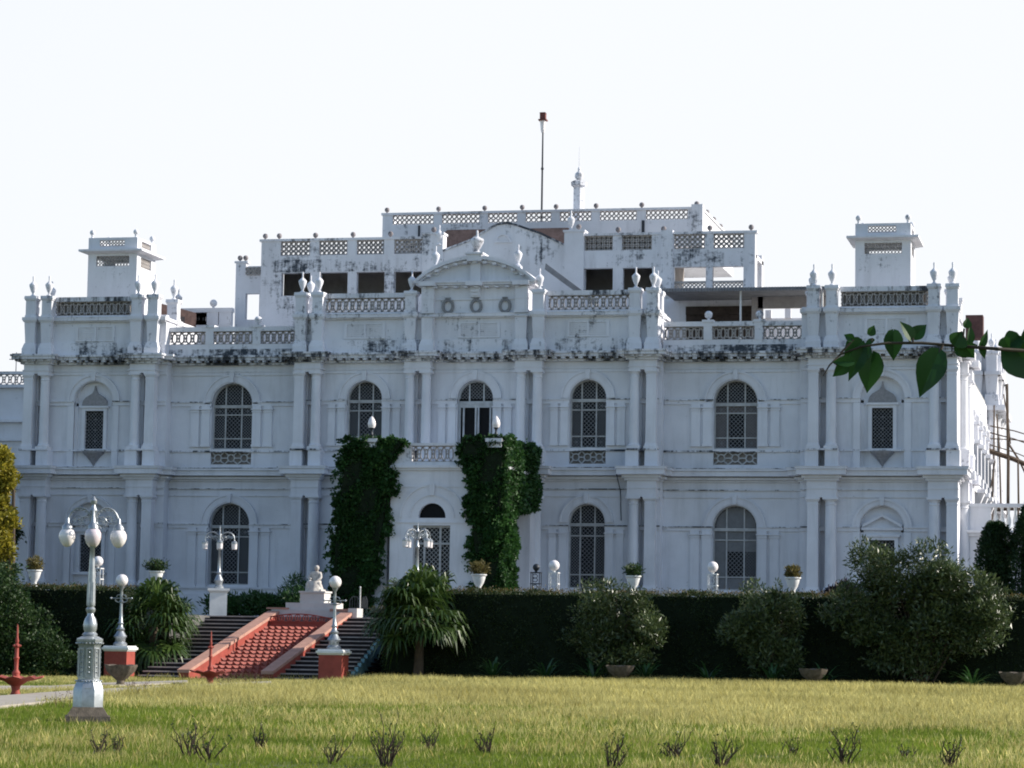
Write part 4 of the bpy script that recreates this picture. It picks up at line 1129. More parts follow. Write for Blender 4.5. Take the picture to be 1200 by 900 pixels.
# stepped marble pedestal at the head of the cascade, with its statue
PD = thing('statue_pedestal', 'stepped pedestal of white marble blocks at the head of the red cascade', 'pedestal', (-2.95, -14.9, TZ))
m = MB()
m.box(-4.75, -2.9+1.75, -15.38, -14.4, 1.6, 2.86); m.box(-4.15, -1.95, -15.3, -14.3, 2.86, 3.14)
part('lower_block', m, MARBLE, PD)
m = MB(); m.box(-3.55, -2.5, -15.25, -14.3, 3.14, 3.58); m.box(-3.6, -2.45, -15.3, -14.25, 3.56, 3.63); part('upper_block', m, MARBLE, PD)
m = MB(); m.box(-4.95, -4.0, -15.42, -14.7, 2.86, 2.93); part('coping', m, TERRA, PD); part('coping', MB().box(-2.2, -1.4, -15.42, -14.4, 2.80, 2.9), TERRA, PD); part('end_block', MB().box(-1.38, -1.0, -15.5, -14.6, 2.55, 2.93), MARBLE, PD)
# statue figure (skin surface)
def skinfig(name, joints, edges, radii, mat, parent=None, sub=2):
    me = bpy.data.meshes.new(name); me.from_pydata(joints, edges, []); o = bpy.data.objects.new(name, me); C.objects.link(o)
    sk = o.modifiers.new('skin', 'SKIN')
    if not me.skin_vertices: pass
    for i, r in enumerate(radii): me.skin_vertices[0].data[i].radius = r if hasattr(r, '__len__') else (r, r)
    me.skin_vertices[0].data[0].use_root = True
    sb_ = o.modifiers.new('sub', 'SUBSURF'); sb_.levels = sub; sb_.render_levels = sub
    dg = bpy.context.evaluated_depsgraph_get(); dg.update()
    m2 = bpy.data.meshes.new_from_object(o.evaluated_get(dg)); bpy.data.objects.remove(o)
    m2.name = name; m2.materials.clear(); m2.materials.append(mat)
    for pl_ in m2.polygons: pl_.use_smooth = True
    o = bpy.data.objects.new(name, m2); C.objects.link(o)
    if parent: o.parent = parent
    return o
SX, SY, SZ = -3.02, -14.8, 3.63
J = [(0,0,.34),(.0,-.02,.55),(.02,-.04,.74),(.04,-.06,.85),(.06,-.09,.97),(.07,-.12,1.04),   # pelvis..head top
     (-.17,-.04,.76),(-.26,-.12,.58),(-.12,-.28,.50),      # left shoulder, elbow, hand
     (.20,-.04,.76),(.27,-.14,.56),(.12,-.28,.44),
     (-.13,-.05,.30),(-.20,-.30,.42),(-.20,-.32,.05),(-.20,-.42,.03),
     (.13,-.05,.30),(.22,-.30,.34),(.26,-.14,.06),(.28,-.30,.04)]
E_ = [(0,1),(1,2),(2,3),(3,4),(4,5),(2,6),(6,7),(7,8),(2,9),(9,10),(10,11),(0,12),(12,13),(13,14),(14,15),(0,16),(16,17),(17,18),(18,19)]
Rr = [.19,.17,.18,.075,.105,.085,.095,.07,.055,.095,.07,.055,.14,.11,.075,.055,.14,.11,.075,.055]
sf = skinfig('statue', J, E_, Rr, STATUE); sf.location = (SX, SY, SZ); sf.scale = (.98, .98, .98)
tag(sf, 'pale stone statue of a seated figure leaning forward, on the marble pedestal above the cascade', 'statue')
LOC[sf.name] = Vector((0, 0, 0))
m = MB(); m.frus(0, 0, 0, .08, .36, .34); m.lathe([(.34,.08),(.30,.2),(.24,.34)], (0, .05, 0), 9); m.lathe([(.14,.05),(.12,.3),(.05,.42)], (-.28,-.1,0), 7)
o = mesh_obj('rock_seat', m, STATUE, sf, smooth=True)
m = MB().sphere((.06, -.08, 1.0), .115, 12, 8, 1.0); mesh_obj('hair', m, STATUE, sf, smooth=True)
m = MB().lathe([(.36,.0),(.33,.2),(.24,.44)], (0,-.14,0), 9); mesh_obj('drapery', m, STATUE, sf, smooth=True)
# ------------------------------------------------------------------ lamps
def arc_arm(R, h, n=10):
    return [(R*(1-math.cos(math.pi*i/n))/2*1.0, 0, h*math.sin(math.pi*i/n)) for i in range(n+1)]
LP1 = (11.85, -78.1, 0.05)
L1_ = thing('lamp_post', 'tall silver lamp post with drooping globes on an octagonal pedestal on the lawn', 'lamp post', LP1, .376)
def lpart(n, mb, mat, par, sm=True): return mesh_obj(n, mb, mat, par, smooth=sm, local=True)
m = MB(); m.frus(0,0,-.1,.10,.42,.40); m.frus(0,0,.10,.26,.37,.27); lpart('stone_base', m, STONE, L1_, False)
o8 = math.pi/8
m = MB(); m.lathe([(.29,.26),(.29,.56),(.255,.66),(.235,.70),(.225,.74),(.21,.75),(.21,1.34),(.22,1.36),(.24,1.40),(.255,1.44),(.255,1.48),(.17,1.52),(.10,1.54)], n=8, rot=o8)
for k in range(24):
    a = 2*math.pi*k/24; m.sphere((.228*math.cos(a), .228*math.sin(a), .725), .018, 6, 4); m.sphere((.235*math.cos(a), .235*math.sin(a), 1.40), .019, 6, 4)
for k in range(8):
    a = math.pi/4*k; Mx = Matrix.Rotation(a, 4, 'Z')
    q = MB(); q.box(.19, .208, -.055, -.042, .80, 1.30); q.box(.19, .208, .042, .055, .80, 1.30); q.box(.19, .208, -.055, .055, .788, .802); q.box(.19, .208, -.055, .055, 1.298, 1.312)
    for j in range(5): q.sphere((.198, 0, .88+j*.09), .016, 6, 4)
    q.box(.235, .262, -.06, .06, .50, .60) if k == 6 else None
    m.merge(q, Mx)
lpart('pedestal', m, SILVER, L1_)
m = MB(); m.lathe([(.12,1.52),(.14,1.56),(.10,1.60),(.12,1.66),(.125,1.74),(.10,1.84),(.06,1.90),(.055,1.94),(.085,1.98),(.085,2.02),(.06,2.05),(.075,2.10),(.072,2.16),(.064,2.5),(.05,2.9),(.040,3.12),(.06,3.15),(.06,3.18),(.045,3.2),(.04,3.5),(.07,3.55),(.045,3.6),(.05,3.75),(.07,3.8),(.04,3.86),(.03,3.9),(.055,3.93),(.06,3.98),(.03,4.02),(.005,4.06)], n=16)
for k in range(6):
    a = math.pi/3*k; m.tube([(.07*math.cos(a), .07*math.sin(a), 2.08), (.068*math.cos(a), .068*math.sin(a), 2.5)], .008, 5)
lpart('column', m, SILVER, L1_)
def bracket(R, zt, zg, tubr=.018, curls=True):
    q = MB(); pts = []
    for i in range(13):
        t = i/12; a = math.pi*(1-t)*.97
        pts.append((R*.5+R*.5*math.cos(a)+.02, 0, zg+(zt-zg)*max(math.sin(a), 0)**.75+.02))
    pts[0] = (.04, 0, zg+.10); q.tube(pts, tubr, 7)
    if curls:
        def spiral(cx, cz, r, turns=1.6, s=1, a0=0):
            P = []
            for i in range(22):
                t = i/21; a = a0+s*turns*2*math.pi*t; rr = r*(1-.85*t); P.append((cx+rr*math.cos(a), 0, cz+rr*math.sin(a)))
            q.tube(P, tubr*.55, 5)
        h = zt-zg
        spiral(R*.30, zg+h*.42, h*.30, 1.5, 1, -1.2); spiral(R*.62, zg+h*.50, h*.24, 1.5, -1, -1.9); spiral(R*.84, zg+h*.45, h*.16, 1.3, 1, 2); spiral(R*.18, zg+h*.12, h*.14, 1.3, 1)
        for i in range(2, 11): q.sphere((pts[i][0]-.0, 0, pts[i][2]-.035), .02, 6, 4)
    return q
gl = MB().lathe([(.015,-.25),(.07,-.225),(.12,-.16),(.148,-.08),(.145,-.01),(.115,.05),(.085,.07)], n=18)
cpm = MB().lathe([(.08,.065),(.10,.07),(.095,.12),(.05,.17),(.035,.2),(.03,.26),(.015,.29)], n=14)
for k in range(4):
    a = math.pi/2*k; Mx = Matrix.Rotation(a, 4, 'Z')
    q = MB().merge(bracket(.45, 3.83, 3.42), Mx); lpart('bracket', q, SILVER, L1_)
    T = Matrix.Rotation(a, 4, 'Z') @ Matrix.Translation((.46, 0, 3.38))
    q = MB().merge(gl, T); lpart('globe', q, PINKG if k == 3 else GLOBE, L1_)
    q = MB().merge(cpm, T); lpart('globe_cap', q, SILVER, L1_)
# single globe posts on red plinths
def globe_post(loc, label, ind):
    t = thing('lamp_post', label, 'lamp post', loc, 0, 'single globe lamp posts beside the stair')
    m = MB(); m.box(-.45, .45, -.45, .45, -.2, 1.05); lpart('plinth', m, RED, t, False)
    m = MB(); m.frus(0,0,1.05,1.12,.47,.52); m.frus(0,0,1.12,1.2,.54,.54); m.frus(0,0,1.2,1.26,.50,.48); lpart('plinth_cap', m, WHITEP, t, False)
    m = MB(); m.lathe([(.26,1.26),(.27,1.34),(.19,1.42),(.20,1.55),(.26,1.62),(.20,1.70),(.13,1.82),(.17,1.9),(.11,1.96),(.08,2.06),(.12,2.12),(.075,2.18),(.065,2.5),(.05,2.9),(.09,2.95),(.05,3.0),(.06,3.2),(.045,3.4),(.10,3.5),(.12,3.56)], n=16)
    m.tube([(-.42,0,3.08),(.42,0,3.08)], .022, 6)
    for s in (-1, 1):
        m.sphere((s*.42, 0, 3.08), .045, 8, 6)
        m.tube([(s*.06,0,2.92),(s*.2,0,2.95),(s*.26,0,3.02),(s*.2,0,3.06)], .02, 5); m.tube([(s*.06,0,3.22),(s*.16,0,3.2),(s*.2,0,3.13)], .02, 5)
    lpart('column', m, SILVER, t)
    m = MB().sphere((0,0,3.77), .235, 20, 14); lpart('globe', m, GLOBE, t)
    return t
globe_post((-7.66, -25.2, 0), 'silver single globe lamp post on a red plinth left of the stair', 0)
globe_post((1.11, -25.95, .0), 'silver single globe lamp post on a red plinth at the foot of the right flight', 1)
# multi arm lanterns on the terrace
def lantern_post(loc, label, rz):
    t = thing('lamp_post', label, 'lamp post', loc, rz, 'lantern lamp posts at the head of the stair')
    m = MB(); m.box(-.36,.36,-.36,.36,0,.98); m.frus(0,0,.98,1.06,.38,.44); m.frus(0,0,1.06,1.16,.46,.46); lpart('pedestal', m, WHITEP, t, False)
    m = MB(); m.lathe([(.20,1.16),(.22,1.22),(.15,1.3),(.16,1.42),(.2,1.5),(.14,1.62),(.08,1.74),(.12,1.82),(.07,1.88),(.065,2.1),(.045,2.75),(.08,2.8),(.08,2.86),(.05,2.9),(.045,3.1),(.10,3.16),(.05,3.22),(.06,3.35),(.09,3.42),(.04,3.5),(.03,3.62),(.012,3.8)], n=14)
    lpart('column', m, SILVER, t)
    for k in range(4):
        R_ = Matrix.Rotation(math.pi/2*k, 4, 'Z')
        lpart('arm', MB().merge(bracket(.60, 3.52, 3.14, .028), R_), SILVER, t)
        T = R_ @ Matrix.Translation((.62, 0, 3.02))
        lpart('lantern', MB().merge(MB().lathe([(.07,-.22),(.11,-.2),(.12,.02)], n=14), T), GLOBE, t)
        lpart('lantern_cap', MB().merge(MB().lathe([(.13,.02),(.13,.08),(.08,.14),(.03,.16),(.02,.2)], n=14), T), SILVER, t)
    return t
lantern_post((-7.35, -14.6, TZ), 'silver lantern lamp post on a white pedestal at the left head of the stair', .35)
lantern_post((2.35, -18.6, TZ), 'silver lantern lamp post behind the fan palm, before the porch door', .9)
# small globes on filigree cages along the hedge
def cage(loc, label, dark=False):
    t = thing('globe_lamp', label, 'garden lamp', loc, 0, 'small globe lamps behind the hedge')
    m = MB(); m.box(-.3,.3,-.3,.3,0,.95); lpart('base', m, PAVE, t, False)
    m = MB()
    for x in (-.17, .17):
        for y in (-.17, .17): m.tube([(x,y,.95),(x,y,1.85)], .02, 5)
    for z in (.98, 1.4, 1.84): m.box(-.2, .2, -.2, -.15, z-.02, z+.02); m.box(-.2, .2, .15, .2, z-.02, z+.02); m.box(-.2,-.15,-.15,.15,z-.02,z+.02); m.box(.15,.2,-.15,.15,z-.02,z+.02)
    for zc in (1.1, 1.28, 1.55, 1.7):
        m.poly([(.1*math.cos(a*math.pi/4), zc+.08*math.sin(a*math.pi/4)) for a in range(8)], .025, -.19, -.165, True)
    m.lathe([(.06,1.84),(.05,1.9),(.1,1.95)], n=8)
    lpart('cage', m, METALD if dark else WHITEP, t)
    m = MB().sphere((0,0,2.13 if not dark else 2.05), .215 if not dark else .14, 16, 12); lpart('globe', m, METALD if dark else GLOBE, t)
for u, v, lb, dk in ((649, 692, 'white globe lamp on a white cage just right of the small dark lamp', 0),
                 (835, 694, 'white globe lamp on a white cage before the grey ground floor window', 0),
                 (114, 688, 'white globe lamp on a white filigree cage partly behind the tall foreground lamp post', 0),
                 (628, 690, 'small dark unlit lamp behind the hedge, right of the ivy', 1)):
    q = ony(u, v, -18.8); cage((q[0], -18.8, TZ if True else 0), lb, dk)
for x, lb in ((2.86, 'egg shaped lamp on the right hand porch pier above the sunlit ivy'), (-2.86, 'egg shaped lamp on the left hand porch pier half hidden by ivy')):
    t = thing('pier_lamp', lb, 'lamp', (x, -7.2, 10.6), 0, 'egg shaped lamps on the porch piers')
    m = MB().lathe([(.16,0),(.1,.05),(.06,.12),(.09,.2),(.05,.3),(.05,.4),(.09,.46),(.13,.5)], n=12); lpart('stem', m, METALD, t)
    m = MB().lathe([(.13,.5),(.18,.6),(.185,.7),(.15,.84),(.08,.96),(.02,1.02)], n=16); lpart('globe', m, GLOBE, t)
# ------------------------------------------------------------------ pots and fountains
def pot(loc, label, h=.62, top=.36, dry=.5):
    t = thing('potted_plant', label, 'potted plant', loc, 0, 'potted plants along the terrace edge')
    m = MB(); m.box(-.28,.28,-.28,.28,0,1.05); lpart('stand', m, PAVE, t, False)
    m = MB().lathe([(.17,1.05),(.17,1.1),(.10,1.16),(.10,1.24),(.20,1.4),(.26,1.6),(.27,1.66),(.32,1.70),(.32,1.75),(.27,1.75),(.25,1.68)], n=18); lpart('pot', m, WHITEP, t)
    P, d = ell_points(700, [(np.array([0, 0, 1.95]), np.array([top, top, h*.45])), (np.array([0, 0, 1.8]), np.array([.25, .25, .15]))], .3)
    V, Fc = leafmesh(P, .13, .35, 1.0, d); np_obj('foliage', V, Fc, LEAF_POT if dry else LEAF_BUSH, t, local=True)
    m = MB()
    for k in range(9):
        a = k*.7; m.tube([(0,0,1.65),(.15*math.cos(a),.15*math.sin(a),1.9),(.3*math.cos(a),.3*math.sin(a),2.05+.1*math.sin(k*3))], .012, 4)
    lpart('stem', m, TWIG, t)
for u, lb, hh, tp, dy in ((40, 'white urn with a dry spiky plant at the far left end of the hedge', .75, .34, 1), (183, 'wide green potted plant above the left fan palm', .55, .48, 0),
                      (561, 'round bushy plant in a white urn at the foot of the sunlit ivy', .6, .40, 1), (742, 'potted plant in front of the corner pier left of the grey blind window', .55, .38, 0),
                      (929, 'white urn with sparse reddish plant at the right end before the oleander', .5, .30, 1)):
    q = ony(u, 685, -19.2); pot((q[0], -19.2, TZ), lb, hh, tp, dy)
def fountain(loc, label):
    t = thing('fountain', label, 'fountain', loc, 0, 'small red fountains beside the path')
    n = 40; m = MB()
    prof = [(.10,.0),(.14,.05),(.10,.15),(.12,.28),(.30,.40),(.52,.46),(.68,.50)]
    m.lathe(prof+[(.66,.52),(.4,.48),(.1,.46)], n=n)
    for i, vv in enumerate(m.v):
        r = math.hypot(vv[0], vv[1])
        if r > .35:
            a = math.atan2(vv[1], vv[0]); k = 1+.08*math.cos(a*10); m.v[i] = (vv[0]*k, vv[1]*k, vv[2]+.03*math.cos(a*10)*(r/.68))
    lpart('bowl', m, RED, t)
    m = MB().lathe([(.12,.46),(.09,.55),(.10,.62),(.05,.7),(.055,.95),(.075,.99),(.05,1.03),(.05,1.25),(.09,1.28),(.09,1.31),(.03,1.36),(.05,1.42),(.03,1.5),(.02,1.78),(.005,1.85)], n=12)
    for k in range(6): a = k*math.pi/3; m.sphere((.09*math.cos(a), .09*math.sin(a), 1.3), .03, 6, 4)
    lpart('stem', m, RED, t)
q = onz(18, 815, .06); fountain((q[0], q[1], .02), 'red fountain with a scalloped bowl at the far left beside the path')
q = onz(246, 802.5, .05); fountain((q[0], q[1], .0), 'red fountain with a scalloped bowl at the foot of the tiled cascade')
def shell(loc, label, rz=0, sc=1.0):
    t = thing('stone_planter', label, 'planter', loc, rz, 'scalloped stone planters')
    m = MB(); n = 36; m.lathe([(.24,-.05),(.26,.06),(.14,.14),(.13,.24),(.26,.36),(.46,.55),(.54,.74),(.50,.74),(.3,.6),(.05,.5)], n=n)
    for i, vv in enumerate(m.v):
        r = math.hypot(vv[0], vv[1]); a = math.atan2(vv[1], vv[0])
        if vv[2] > .3: k = 1+.09*abs(math.cos(a*5)); m.v[i] = (vv[0]*k, vv[1]*k, vv[2]+.05*abs(math.cos(a*2.5))*(vv[2]-.3)/.4)
    m.v = [(x*sc, y*sc, z*sc) for x, y, z in m.v]
    lpart('bowl', m, STONE, t)
q = onz(141, 804, .05); shell((q[0], q[1], 0), 'mossy scalloped stone planter left of the stair behind the foreground lamp post', 0, .92)
for x, lb in (((727), 'scalloped stone planter at the lawn edge under the middle oleander'), ((953), 'scalloped stone planter half sunk in shade left of the big oleander'), ((1188), 'dark stone planter at the far right edge of the lawn')):
    q = ony(x, 792, -26.0); shell((q[0], -26.0, .12), lb, .4, .92)
# terrace chairs
def chair(loc, rz, label):
    t = thing('garden_chair', label, 'chair', loc, rz, 'dark garden chairs on the terrace')
    m = MB(); m.box(-.22,.22,-.22,.22,.42,.46); lpart('seat', m, METALD, t, False)
    m = MB(); m.poly([(-.22,.46),(-.22,.8),(-.1,.95),(.1,.95),(.22,.8),(.22,.46)], .035, .2, .23)
    for x in (-.11, 0, .11): m.bar((x,.46),(x,.92),.02,.2,.23)
    lpart('backrest', m, METALD, t, False)
    for x in (-.2, .2):
        for y in (-.2, .2): lpart('leg', MB().tube([(x,y,0),(x*.95,y*.95,.44)], .018, 5), METALD, t)
for u, rz, lb in ((417, .5, 'dark metal garden chair nearest the statue, under the left ivy'), (432, 2.4, 'dark metal garden chair between two others under the left ivy'), (446, -.6, 'dark metal garden chair nearest the fan palm, under the left ivy')):
    q = ony(u, 705, -10.5); chair((q[0], -10.5, TZ+.0), rz, lb)
t = thing('terrace_post', 'thin white post standing between the garden chairs', 'post', tuple(ony(422, 700, -12)[:2])+(TZ,))
lpart('shaft', MB().lathe([(.035,0),(.03,1.3),(.045,1.32),(.02,1.36)], n=8), WHITEP, t)
# ------------------------------------------------------------------ hedges
def hedge(name, label, x0, x1, y0, y1, z0, z1, n, mat=LEAF_HEDGE, cat='hedge'):
    t = thing(name, label, cat, ((x0+x1)/2, (y0+y1)/2, z0))
    core = MB(); core.box(x0+.12, x1-.12, y0+.12, y1-.12, z0-.3, z1-.14); part('hedge_shade_core', core, CORE, t)  # solid filler box, inner shade of the hedge put into its colour
    A = np.array([(x1-x0)*(z1-z0), (x1-x0)*(y1-y0)*1.2, (y1-y0)*(z1-z0), (y1-y0)*(z1-z0), (x1-x0)*(z1-z0)*.3]); A = A/A.sum()
    f = RNG.choice(5, n, p=A); u = RNG.uniform(size=(n, 3))
    P = np.array([x0, y0, z0])+u*np.array([x1-x0, y1-y0, z1-z0]); nr = np.zeros((n, 3))
    for k, (ax, val, sg) in enumerate(((1, y0, -1), (2, z1, 1), (0, x0, -1), (0, x1, 1), (1, y1, 1))):
        mk = f == k; P[mk, ax] = val; nr[mk, ax] = sg
    bump = .10*np.sin(P[:, 0]*1.1+2*np.sin(P[:, 0]*.37))+.08*np.sin(P[:, 0]*3.1+P[:, 2]*2.3)+.05*np.sin(P[:, 0]*8.3+P[:, 2]*5)
    P += nr*(bump[:, None]*.6-.1+RNG.uniform(-.12, .06, (n, 1)))
    sp = (f == 1) & (RNG.uniform(size=n) < .12); P[sp, 2] += RNG.uniform(0, .12, sp.sum())
    V, Fc = leafmesh(P, .085, .5, .1, nr); o = np_obj('leaves', V, Fc, mat, t)
    k = int(n*.09); P = np.stack([RNG.uniform(x0, x1, k), RNG.uniform(y0-.05, y1, k), z1+RNG.uniform(-.12, .06, k)+RNG.exponential(.035, k)], 1)
    V, Fc = leafmesh(P, .08, .4, 1.2); np_obj('sun_tinted_tips', V, Fc, LEAF_SUNTOP, t)  # yellow top leaves, sunlight on the hedge edge put into their colour
    return t
hedge('clipped_hedge', 'long dark clipped hedge running right from the palm along the terrace edge', 2.0, 34, -22.6, -20.6, .0, 3.58, 70000)
hedge('clipped_hedge', 'dark clipped hedge left of the stair behind the fan palm', -22, -8.7, -22.4, -20.6, .0, 3.56, 30000)
hedge('low_hedge', 'low green box hedge on the terrace right of the statue', -1.2, 3.6, -13.0, -12.3, TZ, TZ+.42, 6000)
# ------------------------------------------------------------------ ivy on the porch
def ivy(label, sheets, n):
    """sheets: (list of xz outline rows, plane kind, coordinate) -> leaf carpets with thickness"""
    t = thing('ivy', label, 'climbing plant', tuple(sheets[0][0]))
    Ps = []; Ns = []; core = MB()
    tot = sum(s_[5] for s_ in sheets)
    for (base, axis, coord, rows, thick, wt) in sheets:
        k = int(n*wt/tot); z = RNG.uniform(rows[0][0], rows[-1][0], k)
        zz = np.array([r[0] for r in rows]); a = np.interp(z, zz, [r[1] for r in rows]); b = np.interp(z, zz, [r[2] for r in rows])
        edge = .16*np.sin(z*3.1)+.12*np.sin(z*7.7+1)+.10*np.sin(z*17); u_ = RNG.uniform(size=k); h = a+edge*.8+(b-a)*u_
        depth = thick*(.45+.35*np.sin(h*1.9+z*1.3)+.25*np.sin(h*4.1-z*2.7))*np.clip(np.minimum(u_, 1-u_)*6, .25, 1)
        depth = np.abs(depth)+RNG.uniform(-.16, .06, k)
        if axis == 'y': P = np.stack([h, coord-depth, z], 1); nr = np.tile([0, -1, .1], (k, 1))
        else: P = np.stack([coord+depth, h, z], 1); nr = np.tile([1, 0, .1], (k, 1))
        Ps.append(P); Ns.append(nr)
        for i in range(len(rows)-1):
            r0, r1 = rows[i], rows[i+1]
            if axis == 'y': core.prism([(r0[1]+.2,r0[0]),(r0[2]-.2,r0[0]),(r1[2]-.2,r1[0]),(r1[1]+.2,r1[0])], coord-.16, coord+.12)
            else:
                q = MB().prism([(r0[1]+.2,r0[0]),(r0[2]-.2,r0[0]),(r1[2]-.2,r1[0]),(r1[1]+.2,r1[0])], 0, .2)
                core.merge(q, Matrix(((0, -1, 0, coord+.12), (1, 0, 0, 0), (0, 0, 1, 0), (0, 0, 0, 1))))
    for (base, axis, coord, rows, thick, wt) in sheets:
        zz = [r[0] for r in rows]
        for k in range(42):
            z = RNG.uniform(zz[0]+.3, zz[-1]); a = np.interp(z, zz, [r[1] for r in rows]); b = np.interp(z, zz, [r[2] for r in rows]); side = RNG.choice([-1, 1]); topk = k % 3 == 0
            s0 = (a if side < 0 else b) if not topk else RNG.uniform(a, b); z0_ = z if not topk else zz[-1]-.1
            L_ = RNG.uniform(.15, .55); t_ = np.linspace(0, 1, 12); hh = s0+(side*L_*.7*t_ if not topk else RNG.uniform(-.3, .3)*t_); z2 = z0_+(L_*(.3*t_-.9*t_**2) if not topk else L_*(.7*t_-.25*t_**2))
            q = np.stack([hh, np.full(12, coord-.12), z2], 1) if axis == 'y' else np.stack([np.full(12, coord+.12), hh, z2], 1)
            q = np.repeat(q, 2, 0)+RNG.normal(size=(24, 3))*.05
            Ps.append(q); Ns.append(np.tile([0, -1, .1] if axis == 'y' else [1, 0, .1], (24, 1)))
    P = np.concatenate(Ps); nr = np.concatenate(Ns)
    V, Fc = leafmesh(P, .155, .75, -.25, nr*.9, droop=.1, jitter=.8); np_obj('leaves', V, Fc, LEAF_IVY, t)
    part('ivy_shade_core', core, CORE, t)  # solid filler hull behind the leaves, coloured as the shade within
ivy('dense dark ivy mass covering the left side of the porch from terrace to balcony', [
    ((-3.3, -7, TZ), 'y', -7.3, [(2.8,-4.3,-2.6),(4.2,-4.6,-2.45),(6.2,-4.55,-2.1),(8.2,-4.35,-1.75),(9.3,-4.2,-1.75),(10.0,-4.1,-1.5),(10.4,-3.9,-1.15),(10.6,-3.6,-1.6)], .38, 10),
    ((-3.3, -7, TZ), 'x', -4.2, [(3,-6.8,-4.5),(10.3,-6.8,-3.5)], .3, 2)], 26000)
ivy('large ivy mass with a sunlit crest covering the right side of the porch', [
    ((3.2, -7, TZ), 'y', -7.3, [(2.7,2.2,3.1),(4.5,2.0,3.25),(6.5,1.75,3.35),(8.0,1.6,3.35),(9.3,1.4,3.4),(10.2,1.2,3.45),(10.45,1.2,3.2),(10.65,1.3,2.3)], .38, 8),
    ((3.2, -7, TZ), 'x', 3.2, [(2.7,-7.1,-6.3),(6.4,-7.1,-5.6),(7.4,-7.1,-4.6),(7.75,-7.1,-.6),(9.3,-7.1,-.2),(10.3,-7.1,.1),(10.7,-7.0,-.8)], .5, 9)], 32000)
# ------------------------------------------------------------------ shrubs, palms, trees
def shrub(name, label, cat, c, clumps, n, size, asp, mat, up=.3, stems=9, group=None, droop=0):
    t = thing(name, label, cat, tuple(c), 0, group)
    c = np.array(c, float); cl_ = [(c+np.array(a), np.array(b)) for a, b in clumps]
    # break each clump into sprays
    sub = []
    for a, b in cl_:
        for k in range(16):
            d = RNG.normal(size=3); d /= np.linalg.norm(d); s_ = RNG.uniform(.28, .5)
            sub.append((a+d*b*RNG.uniform(.45, 1.12), b*s_))
    P, d = ell_points(n, sub, .35); ok = P[:, 2] > c[2]+.05; P = P[ok]; d = d[ok]
    V, Fc = leafmesh(P, size, asp, up, d, droop); np_obj('leaves', V, Fc, mat, t)
    m = MB(); r = random.Random(len(label))
    for k in range(stems):
        a, b = cl_[k % len(cl_)]; e = a+np.array([r.uniform(-.6, .6)*b[0], r.uniform(-.6, .6)*b[1], r.uniform(.1, .7)*b[2]])
        s0 = c+np.array([r.uniform(-.25, .25), r.uniform(-.2, .2), -.1]); mid = s0*.5+e*.5+np.array([0, 0, .25*b[2]])
        m.tube([s0, mid, e], [.05, .035, .015], 5)
    part('stems', m, BARK, t)
    return t
G_ = 'grey green oleanders in front of the hedge'
shrub('oleander', 'rounded grey green oleander in front of the middle of the hedge', 'shrub', (11.6, -23.9, .1), [((0,0,2.5),(1.55,.8,1.15)),((-.7,0,1.9),(1.2,.7,1.0)),((.7,-.1,2.2),(1.1,.7,1.1)),((-.1,-.2,1.0),(1.1,.6,.8))], 12000, .19, .28, LEAF_OLE, .6, 12, G_)
shrub('oleander', 'smaller grey green oleander between the middle one and the large one', 'shrub', (17.0, -23.9, .1), [((0,0,2.5),(1.3,.8,1.1)),((.6,0,2.0),(1.0,.7,1.1)),((-.5,-.1,2.1),(1.0,.7,.9)),((.4,-.1,3.4),(.25,.25,.45)),((.3,-.2,1.1),(1,.5,.8))], 11500, .19, .28, LEAF_OLE, .6, 12, G_)
shrub('oleander', 'very large spreading oleander in front of the right pavilion', 'shrub', (22.7, -23.6, .1), [((-.6,0,4.0),(1.7,1.1,1.3)),((1.1,0,3.7),(1.6,1.1,1.0)),((-2.0,0,3.1),(1.3,.9,1.1)),((0,0,2.9),(2.9,1.0,1.2)),((2.0,-.1,2.8),(1.3,.9,1.0)),((.5,-.2,1.9),(2.2,.8,1.0)),((-.3,-.1,1.2),(1.1,.5,.7))], 36000, .20, .28, LEAF_OLE, .6, 18, G_)
shrub('garden_bush', 'big dark bush at the far left in front of the hedge', 'shrub', (-12.1, -26.5, 0), [((0,0,1.9),(1.9,1.3,1.8)),((1.1,-.2,1.7),(1.4,1.1,1.4)),((-1.6,0,2.4),(1.4,1.2,1.9)),((-.8,-.2,3.3),(1.0,.9,.9)),((.9,-.2,.8),(1.8,1,.9))], 24000, .14, .5, LEAF_BUSH, .4, 14)
shrub('garden_bush', 'dark spiky bush beside the left ivy on the terrace behind the statue', 'shrub', (-5.3, -9.5, TZ), [((0,0,.75),(1.1,.7,.8)),((-.8,0,.5),(.8,.5,.5))], 3500, .3, .18, LEAF_CYC, 1.0, 6)
for (x, w_, lb) in ((-8.0, 1.6, 'row of low leafy plants along the palace wall behind the left lantern post'), (-14.0, 2.8, 'low dark foliage along the palace wall at the left pavilion')):
    shrub('border_plants', lb, 'plants', (x, -9.5, TZ), [((0,0,.45),(w_,.5,.5)),((w_*.6,0,.5),(w_*.5,.5,.55)),((-w_*.6,0,.5),(w_*.5,.5,.6))], 5000, .24, .3, LEAF_CYC, .9, 8)
shrub('garden_bush', 'small purple black bush on the terrace behind the right end of the hedge', 'shrub', (19.2, -18.8, TZ), [((0,0,.95),(.65,.5,.45)),((.4,0,1.1),(.3,.3,.4))], 1500, .2, .5, simple('purple_leaves', (.03,.022,.04), .5, var=.4), .4, 5)
